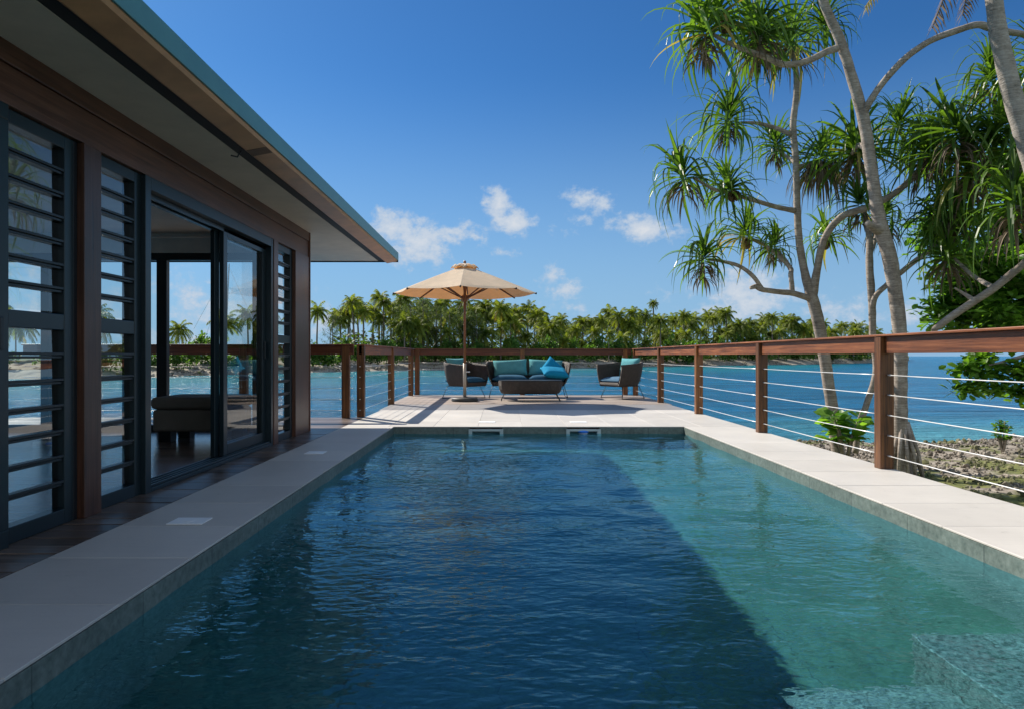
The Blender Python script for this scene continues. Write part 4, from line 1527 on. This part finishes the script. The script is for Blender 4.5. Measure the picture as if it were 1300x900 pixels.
pandanus('tall leaning pandanus trunk with stilt roots rising right behind the near rail post', (1146, 592, 10.2), [
    [(1146, 604, 10.2, .135), (1143, 560, 10.2, .11), (1143, 500, 10.2, .095), (1143, 440, 10.2, .096), (1139, 390, 10.2, .098), (1130, 330, 10.2, .102), (1119, 292, 10.2, .10), (1112, 255, 10.2, .086), (1104, 200, 10.2, .083), (1096, 150, 10.2, .084), (1082, 100, 10.2, .074), (1066, 50, 10.2, .07), (1050, 15, 10.2, .064), (1040, -15, 10.2, .07), (1020, -70, 10.2, .05)],
    [(1119, 294, 10.2, .09), (1108, 289, 10.1, .06), (1101, 283, 10.05, .045)],
    [(1062, 62, 10.2, .055), (1050, 66, 10.1, .048), (1030, 76, 10.0, .046), (1012, 81, 9.9, .043), (993, 82, 9.8, .042), (972, 73, 9.7, .038), (950, 65, 9.6, .034), (925, 55, 9.5, .03), (905, 44, 9.4, .022)],
    [(972, 74, 9.7, .03), (965, 60, 9.8, .026), (966, 45, 9.8, .02)],
    [(1095, 148, 10.2, .065), (1104, 130, 10.1, .05), (1122, 104, 10.0, .047), (1150, 74, 9.8, .046), (1180, 53, 9.7, .044), (1210, 41, 9.6, .045), (1240, 32, 9.5, .045), (1258, 36, 9.5, .05), (1280, 41, 9.5, .042), (1305, 48, 9.6, .04), (1320, 80, 9.7, .03)],
    [(1102, 190, 10.2, .05), (1090, 185, 10.7, .04), (1082, 195, 11.0, .03)]],
    [(895, 38, 9.4, 1.0, 1), (912, 18, 9.5, .9, 3), (963, 40, 9.8, .95, 1), (1085, 190, 11.2, 1.0, 1), (1018, -60, 10.2, .9, 0), (1045, 30, 10.8, .75, 0), (1325, 78, 9.7, 1.0, 1), (1258, 100, 11.0, .95, 1)], roots=11)

pandanus('thin dark pandanus stem between the two thicker trunks', (1086, 570, 11.6), [
    [(1086, 575, 11.6, .05), (1090, 545, 11.6, .05), (1101, 510, 11.6, .05), (1112, 470, 11.6, .05), (1108, 425, 11.6, .055), (1107, 385, 11.6, .06), (1104, 340, 11.6, .06), (1103, 295, 11.7, .05), (1094, 262, 11.9, .03)],
    [(1107, 392, 11.6, .055), (1112, 376, 11.5, .044), (1128, 360, 11.4, .043), (1155, 337, 11.2, .042), (1180, 318, 11.0, .038), (1202, 294, 10.8, .03), (1214, 270, 10.7, .02)],
    [(1104, 330, 11.6, .03), (1112, 300, 12.2, .03), (1118, 280, 12.5, .02)]],
    [(1212, 262, 10.7, 1.05, 1), (1198, 285, 10.9, .85, 3), (1092, 258, 11.9, .95, 1), (1120, 275, 12.5, .9, 1)])

pandanus('leafy pandanus at the frame edge with a bare grey limb reaching in', (1352, 560, 9.2), [
    [(1352, 600, 9.2, .12), (1350, 480, 9.2, .10), (1346, 380, 9.2, .10), (1340, 300, 9.2, .085), (1330, 240, 9.2, .06), (1310, 200, 9.3, .04)],
    [(1345, 308, 9.2, .06), (1318, 320, 9.3, .05), (1296, 338, 9.4, .05), (1262, 366, 9.5, .052), (1235, 384, 9.6, .05), (1208, 402, 9.7, .05), (1188, 417, 9.75, .045), (1183, 421, 9.8, .015)],
    [(1238, 382, 9.6, .035), (1222, 372, 9.7, .02), (1212, 366, 9.7, .012)],
    [(1338, 300, 9.2, .05), (1310, 280, 9.0, .04), (1290, 262, 8.9, .03)],
    [(1330, 250, 9.2, .05), (1280, 230, 9.6, .035), (1236, 215, 10.0, .025)],
    [(1262, 366, 9.5, .035), (1235, 350, 10.2, .028), (1208, 325, 10.6, .02)]],
    [(1288, 256, 8.9, 1.05, 1), (1306, 192, 9.3, 1.05, 1), (1232, 212, 10.0, 1.05, 1), (1203, 322, 10.6, .9, 1), (1262, 165, 9.7, .85, 0), (1216, 165, 9.8, 1.05, 1)])


# coconut palm whose trunk crosses the upper right corner
def frond_mesh(name, L, nl, leafl, droop, mats, seed, wid=0.02, hang=0.5, lw=0.035):
    random.seed(seed)
    mb = MB()
    pts, t_ = [Vector((0, 0, 0))], Vector((1, 0, 0.55)).normalized()
    seg = 14
    for i in range(seg):
        t_ = (t_ + Vector((0, 0, -droop * (0.4 + i / seg)))).normalized()
        pts.append(pts[-1] + t_ * (L / seg))
    mb.tube(pts, [wid * (1 - 0.85 * i / seg) for i in range(seg + 1)], 5, 0.6)
    fr_leaves(mb, pts, nl, leafl, hang, lw)
    return mb.mesh(name, mats)


def fr_leaves(mb, pts, nl, leafl, hang, lw, vlo=0.05, vhi=0.75):
    seg = len(pts) - 1
    for i in range(nl):
        q = 0.10 + 0.90 * (i + 0.5) / nl
        f = q * seg
        k = min(int(f), seg - 1)
        c_ = pts[k].lerp(pts[k + 1], f - k)
        t_ = (pts[k + 1] - pts[k]).normalized()
        sd_ = t_.cross(Vector((0, 0, 1)))
        if sd_.length < 0.05: sd_ = Vector((0, 1, 0))
        sd_.normalize()
        ll = leafl * (0.55 + 0.45 * math.sin(math.pi * min(1, q * 1.05)) ** 0.7) * random.uniform(0.85, 1.1)
        for sg in (-1, 1):
            d = (sd_ * sg + t_ * 0.55 + Vector((0, 0, -hang * random.uniform(0.5, 1.3)))).normalized()
            d2 = (d + Vector((0, 0, -0.55))).normalized()
            m1 = c_ + d * ll * 0.5
            m2 = m1 + d2 * ll * 0.5
            wv = t_ * lw
            v = random.uniform(vlo, vhi)
            mb.add([c_ - wv * 0.5, c_ + wv * 0.5, m1 + wv * 0.45, m1 - wv * 0.45, m2], [(0, 1, 2, 3), (3, 2, 4)], v)


pt = thing('coconut_palm', 'thick ringed palm trunk crossing the top corner with hanging dry fronds', 'palm', P(1345, 560, 8.4))
b = MB()
limb(b, [(1345, 590, 8.4, .15), (1342, 450, 8.4, .12), (1332, 330, 8.4, .115), (1318, 235, 8.4, .11), (1303, 180, 8.4, .108), (1288, 130, 8.4, .105), (1276, 80, 8.4, .100), (1267, 40, 8.4, .096), (1262, 0, 8.4, .094), (1258, -60, 8.4, .09), (1256, -130, 8.4, .085)], 8, 16)
b.build('trunk', M['palmbark'], pt, smooth=True)
pb = wloc(pt)
top = P(1256, -130, 8.4)
fm = [frond_mesh('frond', 3.0, 46, 0.75, 0.10, M['palmleaf'], 300 + i, 0.03, 0.5, 0.04) for i in range(2)]
random.seed(77)
for i in range(11):
    a = i * 2.399
    link_mesh('frond', fm[i % 2], pt, top - pb, (0, R(-60 + 22 * random.random()), a))


def hanging_frond(mats, start, end, n, leafl, name, vlo, vhi):
    mb = MB()
    c = [Vector(q) for q in crom([start, Vector(start).lerp(Vector(end), 0.35) + Vector((0, 0, .12)), end], 8)]
    mb.tube(c, [0.022 * (1 - .8 * i / len(c)) for i in range(len(c))], 5, 0.6)
    fr_leaves(mb, c, n, leafl, 1.3, 0.03, vlo, vhi)
    mb.build(name, mats, pt)


random.seed(5)
hanging_frond(M['dead'], top, P(1183, 36, 8.2), 60, 0.50, 'dry_frond', 0.0, 0.5)
hanging_frond(M['dead'], top, P(1222, 20, 8.2), 54, 0.42, 'dry_frond', 0.0, 0.5)
hanging_frond(M['yellowfrond'], top + Vector((-.3, -.1, .2)), P(1098, 10, 8.0), 60, 0.34, 'yellow_frond', 0.2, 0.9)


# broad-leaved tree at the right, spray of branches hanging over the water
def broad_leaves(mb, centres, n, L, flat=0.4, wr=0.5):
    for i in range(n):
        c_, rx, rz = random.choice(centres)
        p = Vector(c_) + Vector((random.gauss(0, 1) * rx * 0.5, random.gauss(0, 1) * rx * 0.5, random.gauss(0, 1) * rz * 0.5))
        one_leaf(mb, p, rand_dir(-0.7, 0.6), L * random.uniform(0.65, 1.2), wr)


def one_leaf(mb, p, d, L, wr=0.5, var=None):
    up = (rand_dir(0.2, 1) + Vector((0, 0, 0.8))).normalized()
    s_ = d.cross(up)
    if s_.length < 0.05: s_ = Vector((1, 0, 0))
    s_.normalize()
    u = s_.cross(d)
    v = random.uniform(0.0, 0.74) if var is None else var
    if random.random() < 0.02: v = random.uniform(0.85, 1.0)
    W = L * wr
    vs = [p, p + d * L * .35 + s_ * W * .42 + u * W * .10, p + d * L * .75 + s_ * W * .5 + u * W * .06, p + d * L - u * L * .08, p + d * L * .75 - s_ * W * .5 + u * W * .06, p + d * L * .35 - s_ * W * .42 + u * W * .10,
          p + d * L * .4, p + d * L * .75]
    mb.add(vs, [(0, 6, 1), (1, 6, 7, 2), (2, 7, 3), (3, 7, 4), (4, 7, 6, 5), (5, 6, 0)], v)


random.seed(91)
bt = thing('broadleaf_tree', 'bushy broad-leaved tree at the right with leafy sprays hanging below the rail', 'tree', P(1500, 560, 11.5))
b = MB()
limb(b, [(1500, 590, 11.5, .16), (1480, 460, 11.5, .13), (1450, 360, 11.6, .10), (1400, 280, 11.7, .06), (1340, 240, 11.8, .03)], 6)
limb(b, [(1480, 470, 11.5, .09), (1400, 440, 11.3, .06), (1330, 445, 11.0, .04), (1270, 460, 10.8, .02), (1225, 470, 10.7, .01)], 6)
limb(b, [(1450, 370, 11.6, .07), (1380, 350, 11.8, .05), (1300, 330, 12.0, .03), (1240, 340, 12.1, .012)], 6)
limb(b, [(1400, 440, 11.3, .05), (1340, 410, 11.8, .04), (1280, 395, 12.0, .02), (1230, 390, 12.2, .01)], 6)
b.build('trunk', M['bark'], bt, smooth=True)
cs = []
for (px, py, Y, rx, rz) in [(1290, 250, 12.2, .6, .5), (1250, 300, 12.4, .55, .45), (1300, 320, 12, .65, .5), (1215, 345, 12.5, .45, .4), (1265, 360, 12.2, .6, .45), (1310, 375, 11.8, .6, .45), (1235, 390, 12.2, .5, .3), (1285, 405, 12, .6, .35),
                            (1190, 300, 12.8, .35, .4), (1222, 372, 11.6, .4, .35), (1205, 398, 11.8, .25, .15), (1262, 398, 11.2, .5, .3), (1300, 355, 11.0, .5, .5), (1240, 330, 11.4, .4, .4), (1340, 280, 12, .8, .7), (1380, 340, 12, .9, .8), (1420, 260, 12, 1, .8), (1450, 400, 11.5, 1, .8), (1350, 420, 11.5, .7, .5), (1330, 215, 12.2, .6, .4), (1275, 210, 12.6, .4, .3)]:
    for k in range(9):
        d = rand_dir()
        cs.append((P(px, py, Y) + Vector((d.x * rx, d.y * rx, d.z * rz)) * random.uniform(0.3, 1.0), 0.34, 0.26))
low = []
for (px, py, Y, rx, rz) in [(1228, 470, 10.7, .20, .10), (1250, 478, 10.8, .22, .14), (1280, 462, 10.8, .28, .16), (1240, 455, 10.9, .22, .08), (1300, 480, 10.8, .26, .14), (1320, 470, 10.8, .3, .2), (1258, 495, 10.8, .10, .08), (1226, 492, 10.7, .10, .06), (1293, 500, 10.8, .14, .10), (1360, 470, 11, .4, .3)]:
    for k in range(4):
        d = rand_dir()
        low.append((P(px, py, Y) + Vector((d.x * rx, d.y * rx, d.z * rz)) * 0.7, 0.15, 0.10))
mb = MB()
broad_leaves(mb, cs, 11000, 0.18)
broad_leaves(mb, low, 1150, 0.165)
mb.build('foliage', M['broad'], bt)


def ground_plant(name, label, px, py, Y, stems, leaf_l, n, spread, hgt, wr=0.55):
    base = P(px, py, Y)
    base.z = ground_h(base.x, base.y) if base.z < 0 else base.z
    e = thing(name, label, 'shrub', base)
    sm, lm = MB(), MB()
    for i in range(stems):
        a = random.uniform(0, 6.283)
        tip = base + Vector((math.cos(a) * spread * random.uniform(.2, 1), math.sin(a) * spread * random.uniform(.2, 1), hgt * random.uniform(0.45, 1.0)))
        mid = base.lerp(tip, 0.55) + Vector((0, 0, hgt * 0.1))
        sm.tube([base, mid, tip], [0.022, 0.015, 0.008], 6)
        for k in range(n):
            q = random.uniform(0.55, 1.0)
            c_ = mid.lerp(tip, (q - 0.55) / 0.45)
            az = k * 2.4
            one_leaf(lm, c_, Vector((math.cos(az), math.sin(az), random.uniform(-0.15, 0.75))).normalized(), leaf_l * random.uniform(.65, 1.15), wr)
    sm.build('stem', M['bark'], e, smooth=True)
    lm.build('foliage', M['broad'], e)


ground_plant('shrub', 'large-leaved green shrub growing between two pandanus stems below the rail', 1074, 586, 11.0, 9, 0.29, 11, 0.40, 1.15, 0.6)
ground_plant('shrub', 'small bright shrub standing alone on the coral rubble', 1273, 585, 13.6, 7, 0.10, 26, 0.22, 0.72, 0.55)


# ------------------------------------------------------------------ far shore vegetation
def crown_mesh(seed, n=24, L=3.6):
    random.seed(seed)
    mb = MB()
    for i in range(n):
        q = i / n
        a = i * 2.39996 + random.uniform(-.2, .2)
        el = R(78 - 98 * q + random.uniform(-8, 8))
        t_ = Vector((math.cos(a) * math.cos(el), math.sin(a) * math.cos(el), math.sin(el)))
        pts = [Vector((0, 0, 0))]
        LL = L * random.uniform(0.8, 1.1) * (0.78 + 0.22 * min(1, q * 3))
        for k in range(7):
            t_ = (t_ + Vector((0.06, -0.02, -0.13 - 0.14 * q - 0.035 * k))).normalized()
            pts.append(pts[-1] + t_ * (LL / 7))
        mb.tube(pts, [0.035 * (1 - 0.8 * k / 7) for k in range(8)], 3, 0.7, cap=False)
        old = q > 0.78 and random.random() < 0.45
        fr_leaves(mb, pts, 20, 1.15, 0.6 + 0.6 * q, 0.16, 0.80 if old else 0.0, 1.0 if old else 0.74)
    return mb.mesh('crown', M['palmleaf'])


CROWN = [crown_mesh(400 + i, 26 + i % 3 * 3, 4.1 + 0.3 * (i % 3)) for i in range(5)]


def trunk_mesh(seed):
    random.seed(seed)
    mb = MB()
    lean = random.uniform(-0.10, 0.10)
    pts = [Vector((lean * 9 * (q ** 1.7), lean * 3 * q, 9 * q)) for q in [k / 8 for k in range(9)]]
    mb.tube(pts, [0.20 - 0.09 * k / 8 for k in range(9)], 7)
    return mb.mesh('trunk', M['farbark']), pts[-1]


TRK = [trunk_mesh(500 + i) for i in range(5)]
SKY = [(-400, 372), (150, 384), (205, 405), (228, 404), (250, 415), (283, 394), (310, 385), (340, 380), (380, 392), (400, 382), (425, 390), (450, 371), (480, 373), (505, 373), (520, 380), (560, 378), (600, 380), (650, 384), (680, 387), (700, 399), (720, 401), (745, 394), (770, 391), (800, 389),
       (825, 399), (870, 392), (900, 398), (930, 394), (960, 400), (980, 392), (1000, 399), (1020, 401), (1040, 409), (1060, 413), (1080, 411), (1100, 415), (1150, 421)]


def palm(px, d, top_py, label='green coconut palm in the dense palm line on the far shore', group='coconut palms on the far shore', cs_=1.0):
    off = d - shore_d(px)
    z = island_z(off)
    H = CH + (CY - top_py) / F * d - z          # overall height
    trunk_h = max(2.5, H - 1.6)
    k = random.randrange(5)
    e = thing('coconut_palm', label, 'palm', ((px - CX) / F * d, d, z - 0.1), random.uniform(0, 6.28), group)
    s_ = trunk_h / 9.0
    link_mesh('trunk', TRK[k][0], e, scale=(s_, s_, s_))
    cc = random.uniform(0.60, 1.0) * cs_ * (0.9 + 0.0015 * max(0, d - 120))
    link_mesh('crown', random.choice(CROWN), e, TRK[k][1] * s_, (random.uniform(-.15, .15), random.uniform(-.15, .15), random.uniform(0, 6.28)), cc)
    return e


random.seed(1234)
# named individuals that stand out of the line
palm(450, 118, 372, 'tall palm with clear round crown standing above the left end of the palm line', None, 0.95)
palm(487, 120, 372, 'tall dark palm beside the umbrella edge at the left of the palm line', None, 1.0)
palm(402, 112, 383, 'thin leaning palm beside the corner of the villa wall', None, 0.8)
palm(830, 215, 379, 'lone tall slim palm rising clear above the rest of the line', None, 0.95)
palm(228, 96, 405, 'windblown palm seen through the open villa doorway above round bushes', None, 0.8)
palm(284, 98, 396, 'palm next to the tall bare mast seen through the villa', None, 0.85)
palm(345, 106, 386, 'palm seen through the closed glass door of the villa', None, 1.0)
n_p = 0
for px in np.arange(430, 1140, 5.8):
    p_ = px + random.uniform(-4, 4)
    sl = np.interp(p_, [a for a, b_ in SKY], [b_ for a, b_ in SKY])
    d = shore_d(p_) + (random.uniform(8, 42) if p_ < 1080 else random.uniform(2, 10))
    tp = sl + abs(random.gauss(0, 1)) * 10 + (5 if random.random() < 0.5 else -4)
    palm(p_, d, min(tp, 432))
for px in np.arange(500, 1080, 17):          # a lower front row
    p_ = px + random.uniform(-7, 7)
    d = shore_d(p_) + random.uniform(6, 14)
    sl = np.interp(p_, [a for a, b_ in SKY], [b_ for a, b_ in SKY])
    palm(p_, d, sl + random.uniform(18, 34), 'lower coconut palm at the front of the far palm line', 'lower palms at the front of the far shore', 0.95)
for px in (-330, -280, -210, -150, -90, -40, 20, 75, 120, 315, 330, 372):
    palm(px, shore_d(px) + random.uniform(9, 25), np.interp(px, [a for a, b_ in SKY], [b_ for a, b_ in SKY]) + random.uniform(0, 14),
         'green coconut palm on the shore beyond the villa', 'coconut palms beyond the villa')


def clump_mesh(seed, n, W, Hh, leafl, m_):
    random.seed(seed)
    mb = MB()
    lobes = [(random.uniform(-W, W) * 0.6, random.uniform(-W, W) * 0.6, random.uniform(0.25, 0.72) * Hh, random.uniform(0.25, 0.45) * W) for _ in range(9)]
    lobes.append((0, 0, Hh * 0.6, W * 0.5))
    for i in range(n):
        lx, ly, lz, lr = random.choice(lobes)
        d = rand_dir(-0.6, 1)
        p = Vector((lx, ly, lz)) + d * lr * random.uniform(0.6, 1.08)
        if p.z < 0.02: p.z = random.uniform(0.02, 0.4)
        one_leaf(mb, p, (d + rand_dir() * 0.9).normalized(), leafl * random.uniform(0.6, 1.3), 0.62)
    return mb.mesh('foliage', m_)


BUSH = [clump_mesh(600 + i, 900, 2.3, 2.9, 0.42, M['bush']) for i in range(4)]
random.seed(4321)


def shrub(px, d, top_py, wpx, label, group):
    off = d - shore_d(px)
    z = island_z(off)
    H = CH + (CY - top_py) / F * d - z
    me = random.choice(BUSH)
    o = bpy.data.objects.new('shrub', me)
    COL.objects.link(o)
    o.location = ((px - CX) / F * d, d, z - 0.1)
    sx = wpx / F * d / 5.4
    o.scale = (sx, sx, H / 3.1)
    o.rotation_euler = (0, 0, random.uniform(0, 6.28))
    return tag(o, label, 'shrub', group)


for px in np.arange(440, 1130, 10):
    p_ = px + random.uniform(-5, 5)
    d = shore_d(p_) + random.uniform(5, 11)
    shrub(p_, d, random.uniform(424, 447), random.uniform(18, 34), 'rounded green shrub at the foot of the far palms', 'shrubs at the foot of the far palms')
shrub(258, 90, 423, 46, 'big round bright bush in the middle of the villa doorway view', None)
shrub(215, 92, 431, 34, 'lower dark bush left of the round bush seen through the villa', None)
shrub(292, 90, 452, 40, 'low bush under the rail seen through the open doorway', None)
for px in (-350, -240, -160, -70, 0, 60, 130, 165, 195, 222, 240, 262, 280, 300, 320, 345, 372, 395, 412, 430):
    d = shore_d(px) + random.uniform(3.5, 8)
    shrub(px, d, random.uniform(430, 446), random.uniform(32, 52), 'rounded green shrub on the shore beyond the villa', 'shrubs on the shore beyond the villa')
shrub(868, 160, 430, 60, 'bright low bush in front of the palms above the side railing', None)
# undergrowth mass between and behind the trunks
mb = MB()
for i in range(17000):
    px = random.uniform(425, 1130)
    off = random.uniform(14, 45) * (1 if px < 1080 else 0.3)
    d = shore_d(px) + off
    hmax = (CY - random.uniform(410, 442)) / F * d + CH
    p = Vector(((px - CX) / F * d, d, island_z(off) + random.uniform(0, 1) ** 1.3 * max(1.0, hmax * 0.72)))
    one_leaf(mb, p, rand_dir(-.5, .8), random.uniform(0.5, 1.15), 0.6)
tag(mb.build('undergrowth', M['under'], local=True), 'dark tangled undergrowth between the far palm trunks', 'undergrowth', kind='stuff')


# feathery casuarinas behind the umbrella, and the bare tree beside the villa corner
def casuarina(px, d, top_py, label, group, dens=1.0):
    off = d - shore_d(px)
    z = island_z(off)
    H = CH + (CY - top_py) / F * d - z
    base = Vector(((px - CX) / F * d, d, z - 0.1))
    e = thing('casuarina_tree', label, 'tree', base, 0, group)
    tm, lm = MB(), MB()
    tm.tube([base, base + Vector((.2, 0, H * .5)), base + Vector((.1, 0, H))], [.16, .10, .02], 7)
    for i in range(int(26)):
        q = 0.18 + 0.82 * i / 26
        a = i * 2.4
        ln = (1.0 - q * 0.75) * H * 0.30 + 0.4
        s0 = base + Vector((.15, 0, H * q * 0.97))
        tip = s0 + Vector((math.cos(a) * ln, math.sin(a) * ln, ln * 0.7))
        tm.tube([s0, s0.lerp(tip, .5) + Vector((0, 0, -.1)), tip], [.035, .022, .008], 4)
        for k in range(int(60 * dens)):
            c_ = s0.lerp(tip, random.uniform(.2, 1.05)) + rand_dir() * 0.3
            dd = (rand_dir(-.4, .5) + Vector((math.cos(a) * .5, math.sin(a) * .5, -0.1))).normalized()
            s_ = dd.cross(Vector((0, 0, 1))).normalized() * 0.035
            L = random.uniform(.3, .7)
            m1 = c_ + dd * L * .6
            m2 = m1 + (dd + Vector((0, 0, -1.0))).normalized() * L * .5
            lm.add([c_ - s_, c_ + s_, m1 + s_, m1 - s_, m2], [(0, 1, 2, 3), (3, 2, 4)], random.uniform(0, .8))
    tm.build('trunk', M['farbark'], e, smooth=True)
    lm.build('crown', M['casu'], e)


for px, d, tp in ((520, 117, 384), (536, 119, 376), (553, 121, 388), (570, 119, 392), (588, 122, 390), (508, 121, 386), (541, 127, 380), (604, 121, 398)):
    casuarina(px, d, tp, 'feathery grey-green casuarina tree in the clump behind the umbrella', 'casuarina trees behind the umbrella')
casuarina(421, 113, 400, 'thin wispy casuarina beside the corner of the villa', None, 0.5)

d = 114
base = Vector(((417 - CX) / F * d, d, 0.2))
e = thing('bare_tree', 'leafless tree with thin upright twigs beside the villa corner', 'tree', base)
tm = MB()


def twig(p, dd, L, r, dep):
    q = p + dd * L
    tm.tube([p, p.lerp(q, .5) + rand_dir() * L * .05, q], [r, r * .8, r * .55], 5)
    if dep == 0: return
    for i in range(random.choice((2, 3))):
        nd = (dd + rand_dir() * 0.55 + Vector((0, 0, .25))).normalized()
        twig(p.lerp(q, random.uniform(.65, 1)), nd, L * random.uniform(.55, .75), r * .55, dep - 1)


twig(base, Vector((0.05, 0, 1)).normalized(), 5.2, .10, 4)
tm.build('trunk', M['farbark'], e)

# mast with stays among the bushes beyond the villa
d = 88
mp = Vector(((285 - CX) / F * d, d, 0.1))
e = thing('mast', 'tall bare grey mast with thin stay wires seen through the villa', 'mast', mp)
mt = P(291, 335, d)
MB().tube([mp, mp.lerp(mt, .5), mt], [.13, .11, .07], 8).build('pole', M['farbark'], e, smooth=True)
for (q0, q1) in (((290, 338), (246, 418)), ((289, 350), (262, 425)), ((290, 338), (330, 425))):
    MB().tube([P(*q0, d), P(*q1, d)], .025, 5).build('stay_wire', M['steel'], e)
